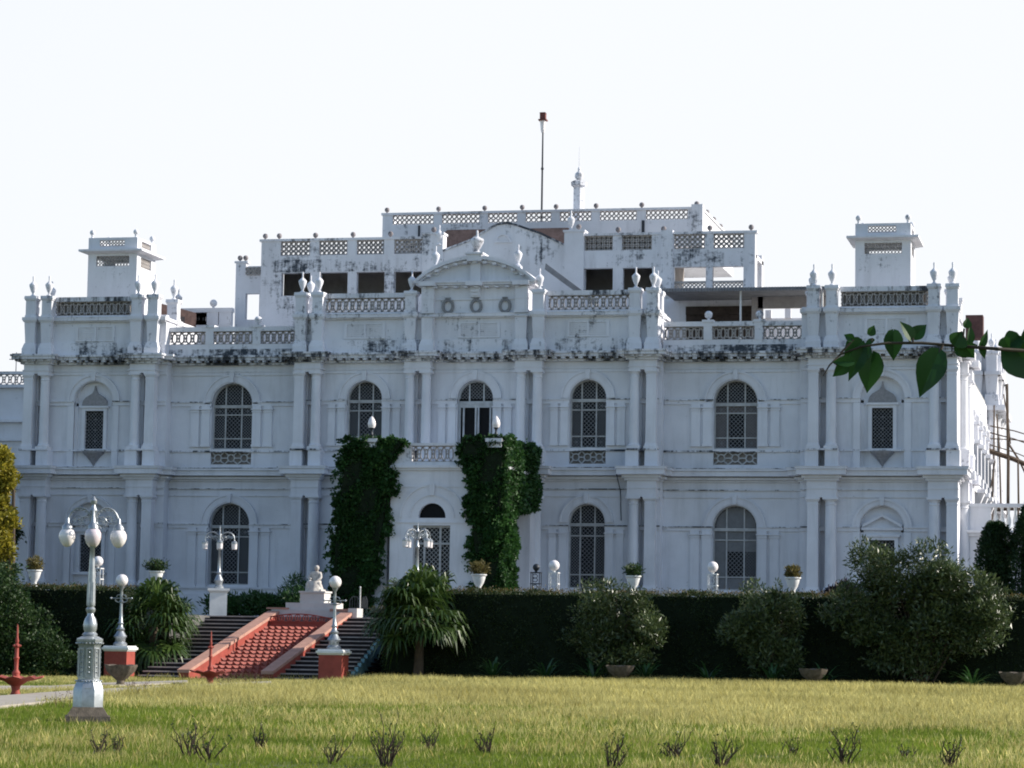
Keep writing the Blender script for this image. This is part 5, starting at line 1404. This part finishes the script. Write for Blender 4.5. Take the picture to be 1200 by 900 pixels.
def palm(loc, label, H, nf, R, seed):
    t = thing('fan_palm', label, 'palm', loc, 0, 'fan palms flanking the stair'); r = random.Random(seed)
    m = MB().tube([(0,0,-.1),(.03,0,H*.5),(0,.02,H)], [.22,.17,.19], 10); lpart('trunk', m, BARK, t)
    V = []; F_ = []; st_ = MB()
    for i in range(nf):
        az = r.uniform(0, 2*math.pi); el = math.radians(r.choice([r.uniform(35, 85), r.uniform(-5, 45), r.uniform(-55, 5)]))
        L = R*r.uniform(.45, .7); d = Vector((math.cos(az)*math.cos(el), math.sin(az)*math.cos(el), math.sin(el)))
        p0 = Vector((0, 0, H)); p1 = p0+d*L+Vector((0, 0, -.10*L*math.cos(el))); st_.tube([p0, p0*.5+p1*.5+Vector((0,0,.05)), p1], [.025,.018,.012], 4)
        side = d.cross(Vector((0, 0, 1))); side = side.normalized() if side.length > .1 else Vector((1, 0, 0)); upv = side.cross(d).normalized()
        FR = R*r.uniform(.42, .58); ns = 22
        for k in range(ns):
            a = math.radians(-115+230*k/(ns-1)); dd = (d*math.cos(a)+side*math.sin(a)+upv*.10*((k % 2)*2-1)).normalized()
            wv = dd.cross(upv).normalized()*.035*FR/.6
            q1 = p1+dd*FR*.5+upv*.03; q2 = p1+dd*FR*.8+Vector((0,0,-.10*FR)); q3 = p1+dd*FR+Vector((0,0,-(.34+.2*r.random())*FR))
            b = len(V); V += [tuple(p1), tuple(q1+wv), tuple(q2+wv*.7), tuple(q3), tuple(q2-wv*.7), tuple(q1-wv)]
            F_ += [(b, b+1, b+5, b), (b+1, b+2, b+4, b+5), (b+2, b+3, b+4, b+2)]
    tri = MB(); tri.v = V; tri.f = [f[:3] if f[0] == f[3] else f for f in F_]
    lpart('fronds', tri, LEAF_PALM, t, False); lpart('petioles', st_, LEAF_PALM, t)
palm((-7.55, -21.9, 0), 'fan palm with drooping fronds left of the stair', 2.0, 46, 1.95, 3)
palm((3.75, -23.5, 0), 'fan palm with drooping fronds right of the stair, in front of the porch', 2.45, 52, 2.15, 5)
def cycad(loc, label, R, seed):
    t = thing('spiky_plant', label, 'plant', loc, 0, 'spiky rosette plants in the shade of the hedge'); r = random.Random(seed); m = MB()
    for i in range(26):
        az = r.uniform(0, 2*math.pi); el = r.uniform(.5, 1.35); L = R*r.uniform(.7, 1.1); h = Vector((math.cos(az), math.sin(az), 0)); sd = Vector((-math.sin(az), math.cos(az), 0))
        pts = []
        for k in range(7):
            s_ = k/6; pts.append((h*(math.cos(el)*L*s_+.15*L*s_*s_), math.sin(el)*L*s_-.45*L*s_**2.4))
        for k in range(6):
            w0 = .05*(1-(k/6)**2)+.008; w1 = .05*(1-((k+1)/6)**2)+.004
            a, b = pts[k], pts[k+1]; A = a[0]+Vector((0, 0, a[1]+.1)); B_ = b[0]+Vector((0, 0, b[1]+.1))
            m.add([A-sd*w0, A+sd*w0, B_+sd*w1, B_-sd*w1], [(0, 1, 2, 3)])
    lpart('leaves', m, LEAF_CYC, t, False)
for i, (u, lb) in enumerate(((578, 'spiky rosette plant in the shade, leftmost of the row below the hedge'), (640, 'spiky rosette plant in the shade left of the middle oleander'), (695, 'spiky rosette plant just left of the first stone planter'), (757, 'spiky rosette plant just right of the first stone planter'),
                           (830, 'spiky rosette plant in the shade below the smaller oleander'), (905, 'spiky rosette plant left of the half sunk stone planter'), (965, 'spiky rosette plant behind the half sunk stone planter'), (1140, 'spiky rosette plant in the shade near the far right planter'))):
    q = ony(u, 790, -25.0); cycad((q[0], -25.0, .1), lb, 1.6, i)
def cypress(loc, label, h, r, n):
    t = thing('cypress', label, 'tree', loc, 0, 'clipped conical trees at the right'); zz = RNG.uniform(0, 1, n)**.8; a = RNG.uniform(0, 2*np.pi, n)
    prof = r*np.minimum(1, (1.03-zz)*5)**.6*(.85+.15*np.minimum(1, zz*6)); rr = prof*(.8+.25*np.sin(a*3+zz*9))*RNG.uniform(.75, 1.1, n)
    P = np.stack([rr*np.cos(a), rr*np.sin(a), .3+zz*(h-.3)], 1); nr = np.stack([np.cos(a), np.sin(a), np.full(n, .6)], 1)
    V, Fc = leafmesh(P, .16, .4, .5, nr*.8); np_obj('crown', V, Fc, LEAF_CYP, t, local=True)
    m = MB().tube([(0,0,-.1),(0,0,h*.8)], [.12,.04], 8); lpart('trunk', m, BARK, t)
    m = MB().lathe([(r*.5,.4),(r*.62,h*.4),(r*.55,h*.8),(.1,h*.93)], n=12); lpart('cypress_shade_core', m, CORE, t)  # solid filler body inside the crown, coloured as its shade
cypress((24.6, -5.5, TZ), 'smaller dark conical cypress with light tip behind the big oleander', 4.5, .78, 9000)
cypress((26.3, -6.0, TZ), 'taller dark cypress at the right edge of the photo', 5.3, 1.0, 12000)
def tree(loc, label, clumps, n, size, mat, group=None, trunk=.25, cat='tree', name='tree'):
    t = thing(name, label, cat, tuple(loc), 0, group); c = np.array(loc, float); sub = []; m = MB(); r = random.Random(int(n))
    H = max(a[2] for a, b in clumps)
    m.tube([c+np.array([0,0,-.2]), c+np.array([.1,0,H*.3]), c+np.array([0,.1,H*.8])], [trunk, trunk*.75, trunk*.35], 8)
    for a, b in clumps:
        m.tube([c+np.array([.05,0,H*.35]), c+np.array(a)*np.array([.5,.5,.75]), c+np.array(a)], [trunk*.5, trunk*.3, trunk*.1], 6)
        for k in range(22):
            d = RNG.normal(size=3); d /= np.linalg.norm(d); sub.append((c+np.array(a)+d*np.array(b)*RNG.uniform(.5, 1.0), np.array(b)*RNG.uniform(.18, .36)))
    P, d = ell_points(n, sub, .2); V, Fc = leafmesh(P, size, .5, .1, d); np_obj('crown', V, Fc, mat, t); part('trunk', m, BARK, t)
    return t
gx = float(ony(14, 600, -8)[0])
tree((gx, -8, TZ), 'golden leaved tree at the left edge in front of the palace corner', [((-1.2,0,6.2),(1.3,1.2,1.1)),((-1.6,0,7.2),(1.2,1.1,.9)),((-.5,-.4,4.6),(.8,.9,.9)),((-1.6,0,3.6),(1.5,1.2,1.3))], 16000, .2, LEAF_YEL, None, .2)
gx = float(ony(11, 600, -14)[0])
tree((gx, -14, TZ), 'lower golden leaved tree at the left edge just behind the hedge', [((-.6,0,3.6),(.9,1.0,.8)),((-1.5,0,3.0),(1.5,1.1,1.3)),((-.9,-.2,2.0),(1.4,1.1,.9))], 12000, .2, LEAF_YEL, None, .15)
gx = float(ony(6, 600, -3)[0])
tree((gx, -3, TZ), 'dark green tree behind the golden trees at the left edge', [((-1.3,0,5.8),(1.7,1.4,1.6)),((-.9,0,3.8),(1.6,1.4,1.8)),((-2,0,7.0),(1.6,1.4,1.4)),((-.6,-.5,1.8),(1.6,1.4,1.6))], 16000, .2, LEAF_TREE, None, .25)
gx = float(ony(-6, 700, -23.6)[0])
tree((gx, -23.6, .05), 'dark broad bush growing above the hedge at the far left', [((0,0,3.0),(1.6,1.2,1.5)),((-1.6,0,3.9),(1.8,1.2,1.8)),((.3,-.3,1.6),(1.9,1.2,1.4))], 14000, .16, LEAF_BUSH, None, .12, 'shrub', 'garden_bush')
for i, (x, h, lb) in enumerate(((33, 11.5, 'hazy distant tree nearest the scaffolding'), (38, 12.5, 'hazy distant tree at the right edge behind the far terrace'))):
    tree((x, 100, TZ), lb, [((0,0,h),(4.5,4,3)),((2.5,0,h-2.5),(4,4,2.5)),((-2,0,h-3),(3.5,4,2.5))], 5000, .6, LEAF_FAR, 'distant trees beyond the terrace', .4)
# ------------------------------------------------------------------ bamboo scaffolding
SC = thing('scaffolding', 'brown bamboo scaffolding with crossed poles against the right flank of the palace', 'scaffolding', (25, 24, 6.5))
def spole(u0, v0, u1, v1, y, r, nm='pole'):
    a, b = ony(u0, v0, y), ony(u1, v1, y+.4); part(nm, MB().tube([a, (a+b)/2+np.array([.05, 0, .05]), b], [r, r*.95, r*.85], 6), BAMBOO, SC)
for a in ((1181, 640, 1180, 450, 24, .09), (1162, 615, 1165, 475, 25, .05), (1173, 598, 1168, 485, 24.5, .05), (1192, 640, 1193, 540, 24, .06), (1184, 520, 1176, 462, 24.6, .04), (1155, 600, 1166, 540, 23, .04),
          (1160, 499, 1215, 513, 24, .035), (1160, 507, 1215, 524, 24.1, .035), (1160, 514, 1215, 519, 24.2, .03), (1158, 528, 1215, 550, 24.3, .14), (1182, 520, 1205, 562, 24.5, .06), (1150, 598, 1215, 596, 24.1, .12), (1160, 521, 1215, 541, 23.9, .03)):
    spole(*a)
# ------------------------------------------------------------------ vine in the foreground
def wp(u, v, Zd): d = ray(u, v); return CAM+d*Zd
VZ = 4.2
VN = thing('vine_branch', 'leafy green vine branch reaching in from the right edge close to the viewer', 'branch', tuple(wp(1240, 410, VZ)))
VN.name = 'vine_branch'
stem = [(1290,402),(1240,406),(1200,411),(1170,409),(1130,406),(1080,402),(1040,402),(1010,406),(985,415),(972,428),(965,440)]
m = MB().tube([Vector(wp(u, v, VZ+.02*math.sin(i*1.7))) for i, (u, v) in enumerate(stem)], [.0034,.0032,.003,.0028,.0025,.0023,.002,.0018,.0016,.0013,.0009], 8)
part('stem', m, simple('vine_stem', (.05,.04,.025), .7, var=.4, scale=60), VN, smooth=True)
def vleaf(base, tip, wid, fold, zoff=0.0, yaw=.0, curl=.1):
    """ovate pointed leaf from base pixel to tip pixel; wid as a share of its length"""
    A = Vector(wp(*base, VZ+zoff)); T = Vector(wp(*tip, VZ+zoff+yaw*.02)); ax = T-A; L = ax.length; ax = ax.normalized()
    nrm = Vector(-BF); sd = ax.cross(nrm).normalized(); nrm = sd.cross(ax).normalized(); nrm = (nrm+sd*fold).normalized(); sd = ax.cross(nrm).normalized()
    prof = [(0,.02),(.05,.26),(.14,.42),(.27,.5),(.42,.485),(.57,.40),(.71,.28),(.83,.155),(.92,.07),(1,.0)]
    m = MB(); vs = []; fs = []
    for t_, w_ in prof:
        for k in (-2, -1, 0, 1, 2):
            x = k/2; q = A+ax*(L*(t_-(.035*abs(x)*2 if t_ < .1 else 0)))+sd*(x*w_*wid*L*1.05)+nrm*(abs(x)*.22*w_*wid*L*2+curl*L*math.sin(t_*3)*.3-.06*L*t_*t_)
            vs.append(tuple(q))
    for i in range(len(prof)-1):
        for k in range(4): a = i*5+k; fs.append((a, a+1, a+6, a+5))
    m.add(vs, fs); o = part('leaf', m, LEAF_VINE, VN, smooth=True)
    return o
def petiole(a, b):
    part('petiole', MB().tube([Vector(wp(*a, VZ)), Vector(wp(*b, VZ))], .0016, 5), BARK, VN)
for a in ((( 1100,412),(1077,466),.58,.25),((1047,388),(1047,423),.62,.15,.03),((1022,414),(1016,461),.62,.1,.02),((1012,408),(994,447),.42,.2),((992,424),(976,442),.7,-.3),
          ((1010,400),(989,422),.8,.2,.01),((1000,424),(975,424),.55,.3,-.02),((1016,404),(1008,430),.7,.5),((1000,398),(989,392),.8,.0),((1018,392),(1025,381),.9,.4),((1024,398),(1012,407),.5,.7),
          ((1070,396),(1086,380),.75,-.3,.01),((1068,398),(1055,376),.65,.6),((1118,404),(1128,388),1.3,.2),((1128,402),(1142,420),.9,.5,.02),((1120,412),(1146,404),.8,-.2,.03),
          ((1137,402),(1137,380),.42,.2),((1148,408),(1158,386),.4,.4),((1150,404),(1154,421),.5,.1),((1132,384),(1134,372),.9,.2),((1195,396),(1174,408),1.0,.4,.01),((1183,402),(1222,448),.8,.1,.02),((1200,398),(1230,380),.8,.2),((1176,396),(1183,408),1.2,.7)):
    vleaf(*a)
for a, b in (((1105,404),(1101,413)),((1070,402),(1070,396)),((1067,401),(1062,392)),((1022,402),(1022,396)),((1128,402),(1130,385)),((985,414),(1000,398)),((976,424),(985,430))): petiole(a, b)
# ------------------------------------------------------------------ bare rose stumps in the foreground
def rose(loc, label, h, seed, n=7):
    t = thing('bare_bush', label, 'bush', loc, 0, 'bare pruned bushes at the front of the lawn'); r = random.Random(seed); m = MB(); lf = []
    def grow(p, d, L, rad, depth):
        q = p+d*L*.5+Vector((r.uniform(-.2,.2), r.uniform(-.2,.2), 0))*L*.3; e = q+(d+Vector((r.uniform(-.35,.35), r.uniform(-.35,.35), .1))).normalized()*L*.5
        m.tube([p, q, e], [rad, rad*.85, rad*.65], 5)
        if r.random() < .5: lf.append(e)
        if depth > 0:
            for _ in range(r.choice([1, 2, 2])): grow(r.choice([q, e]), (d+Vector((r.uniform(-.8,.8), r.uniform(-.8,.8), r.uniform(-.1,.5)))).normalized(), L*r.uniform(.45,.7), rad*.6, depth-1)
    for k in range(n):
        a = r.uniform(0, 6.28); s_ = r.uniform(.1, .75); grow(Vector((r.uniform(-.06,.06), r.uniform(-.06,.06), -.05)), Vector((math.cos(a)*s_, math.sin(a)*s_, 1)).normalized(), h*r.uniform(.5, .8), .0105, 2)
    lpart('twigs', m, TWIG, t)
    if lf:
        P = np.repeat(np.array([tuple(x) for x in lf]), 2, 0)+RNG.normal(size=(len(lf)*2, 3))*.012; V, Fc = leafmesh(P, .035, .6, .3); np_obj('leaves', V, Fc, LEAF_BUSH, t, local=True)
RB = [(118,886,28,4,'leftmost sparse bare bush right behind the front edge of the lawn'),(135,884,22,3,'tiny bare bush beside the leftmost one'),(222,888,38,6,'bare bush with spreading twigs left of the pair of small ones'),(247,893,34,5,'bare bush with upright twigs touching the spreading one'),
      (303,879,28,6,'small dark upright bare bush between the left group and the fallen twig'),(388,896,32,5,'forked bare bush left of the thick one'),(452,900,48,12,'thickest bare bush, dark and many stemmed, left of centre'),(505,880,24,5,'small wispy bare bush right of the thickest one'),
      (570,884,28,8,'low bare bush with fan of twigs near the centre'),(716,902,32,9,'bare bush near the bottom edge, right of centre'),(792,890,28,8,'bare bush with leaning twigs, right of centre'),(845,902,30,10,'dense bare bush at the bottom edge left of the biggest right one'),
      (925,886,18,3,'tiny wispy bare bush in the right of the lawn'),(990,898,36,10,'wide bare bush with leaves in the right of the lawn'),(1060,890,18,3,'tiny bare bush between the two right hand ones'),(1113,902,30,8,'rightmost bare bush at the bottom edge')]
for i, (u, v, hp_, n_, lb) in enumerate(RB):
    q = onz(u, v, .0); Zd = (q-CAM)@BF; rose((q[0], q[1], 0.0), lb, hp_/F*Zd*1.12, i+3, n_+3)
# dry seeding weeds along the path
WEED = leafmat('dry_weeds', (.10,.055,.04), (.20,.13,.08), .3)
for i, (u, v, wd, hp_, lb) in enumerate(((85, 829, .9, 26, 'straggling brown seeding weeds at the path edge left of the lamp post'), (161, 811, .35, 20, 'brown weed tuft on the path edge right of the lamp post'),
        (200, 812, .5, 14, 'thin weed tuft between the lamp post and the left fountain'), (262, 806, .35, 16, 'brown weed tuft at the path edge just right of the second fountain'), (292, 804, .4, 16, 'brown weed tuft at the path end near the stair'))):
    q = onz(u, v, .05); Zd = (q-CAM)@BF; h = hp_/F*Zd; k = 260
    t = thing('weed', lb, 'weed', (q[0], q[1], 0), 0, 'brown weeds along the path'); m = MB(); r = random.Random(i); P = []
    m.tube([(-wd, 0, .01), (wd, 0, .01)], .012, 4)
    for s_ in range(14):
        x0, y0 = r.uniform(-wd, wd), r.uniform(-.2, .2); e = Vector((x0+r.uniform(-.15, .15), y0+r.uniform(-.1, .1), h*r.uniform(.5, 1))); m.tube([(x0, y0, 0), (x0*.6+e.x*.4, y0, e.z*.6), e], [.006, .005, .003], 4)
        for _ in range(9): P.append(tuple(e*r.uniform(.6, 1)+Vector((x0*0, 0, 0))+Vector((r.uniform(-.05, .05), r.uniform(-.05, .05), 0))))
    lpart('stalks', m, TWIG, t); V, Fc = leafmesh(np.array(P), .05, .4, .6); np_obj('seed_heads', V, Fc, WEED, t, local=True)
# ------------------------------------------------------------------ grass
def inpoly(x, y, poly):
    c = np.zeros(len(x), bool); n = len(poly); j = n-1
    for i in range(n):
        xi, yi = poly[i]; xj, yj = poly[j]
        c ^= ((yi > y) != (yj > y)) & (x < (xj-xi)*(y-yi)/((yj-yi)+1e-12)+xi); j = i
    return c
def vnoise(x, y, s, seed):
    r = np.random.default_rng(seed); G0 = r.uniform(size=(256, 256)); X_ = x/s+1000; Y_ = y/s+1000; xi = np.floor(X_).astype(int); yi = np.floor(Y_).astype(int)
    fx = X_-xi; fy = Y_-yi; fx = fx*fx*(3-2*fx); fy = fy*fy*(3-2*fy); g = lambda a, b: G0[a % 256, b % 256]
    return (g(xi,yi)*(1-fx)+g(xi+1,yi)*fx)*(1-fy)+(g(xi,yi+1)*(1-fx)+g(xi+1,yi+1)*fx)*fy
def grass(name, n, label, dry):
    Zd = RNG.uniform(31, 106, n*2); lat = RNG.uniform(-.235, .235, n*2)
    fx, fy = BF[0]/math.hypot(BF[0], BF[1]), BF[1]/math.hypot(BF[0], BF[1])
    x = CAM[0]+fx*Zd+fy*lat*Zd; y = CAM[1]+fy*Zd-fx*lat*Zd
    ok = (y < -23.2) & (x < 32) & ~((y > -25.6) & (x < 1.5) & (x > -8))
    for pp in PATHPOLY: ok &= ~inpoly(x, y, pp)
    ok &= ~((np.abs(x-LP1[0]) < .36) & (np.abs(y-LP1[1]) < .36))
    # beyond the path on the left only short turf
    x, y, Zd, lat = x[ok], y[ok], Zd[ok], lat[ok]
    u_ = 600+F*lat
    dz = vnoise(x, y, 7, 1)*.55+vnoise(x, y, 2.2, 2)*.3+vnoise(x, y, .7, 3)*.15
    band_ = np.clip((41.5-Zd)/2.5, 0, 1)*.14
    # dryness grows with distance; nearest strips stay green
    far = np.clip((Zd-50)/20, 0, 1)*np.clip((u_+250)/700, .1, 1)
    dryp = np.clip(far*.78+(dz-.5)*1.1-.06+band_, .02, .84)
    bare = (vnoise(x, y, 1.1, 9)*.6+vnoise(x, y, .35, 8)*.4 > .74)
    isd = RNG.uniform(size=len(x)) < dryp
    sel = (isd if dry else ~isd) & ~(bare & (RNG.uniform(size=len(x)) < .8))
    x, y, Zd, dz = x[sel], y[sel], Zd[sel], dz[sel]; k = len(x)
    tall = .6+1.0*dz
    near = np.clip((Zd-36)/38, 0, 1)**1.3
    h = (RNG.uniform(.07, .15, k)+near*RNG.uniform(.05, .20, k) if dry else RNG.uniform(.035, .09, k)+near*RNG.uniform(.02, .10, k))*tall
    h *= np.where(y > -40, 1.1, 1.0)
    left = (x < 1.5) & (y > -62); h = np.where((x < 3.5) & (y > -70) & (y < -26), h*.45, h)
    w_ = (.0007+.00011*Zd)*RNG.uniform(.7, 1.3, k)*(1 if not dry else .85)
    a = RNG.uniform(0, 2*np.pi, k); ln = RNG.uniform(.1, .55, k)*h; la = RNG.uniform(0, 2*np.pi, k)
    z = gz(x, y); B0 = np.stack([x, y, z-.02], 1); sd = np.stack([np.cos(a), np.sin(a), np.zeros(k)], 1)*w_[:, None]
    ld = np.stack([np.cos(la), np.sin(la), np.zeros(k)], 1)*ln[:, None]; upz = np.stack([np.zeros(k), np.zeros(k), h], 1)
    mid = B0+upz*.6+ld*.35; tip = B0+upz+ld
    if dry: V = np.stack([B0-sd*.5, B0+sd*.5, mid+sd*.7, tip, mid-sd*.7], 1)
    else: V = np.stack([B0-sd, B0+sd, mid+sd*.75, tip, mid-sd*.75], 1)
    V = V.reshape(-1, 3); i0 = np.arange(k)*5
    Fq = np.stack([i0, i0+1, i0+2, i0+3, i0+4], 1)
    o = np_obj(name, V, Fq, dry and GDRY or GGRN, kind='stuff'); o['label'] = label; o['category'] = 'grass'
GGRN = leafmat('green_grass', (.12,.195,.022), (.27,.335,.045), .57, .6, .25, scale=.25)
GDRY = leafmat('dry_grass', (.36,.32,.085), (.80,.74,.33), .55, .7, .2, scale=.2)
grass('green_grass', 520000, 'green lawn grass covering the foreground and mixed through the lawn', False)
grass('dry_grass', 420000, 'straw coloured dry seeding grass over the far part of the lawn', True)
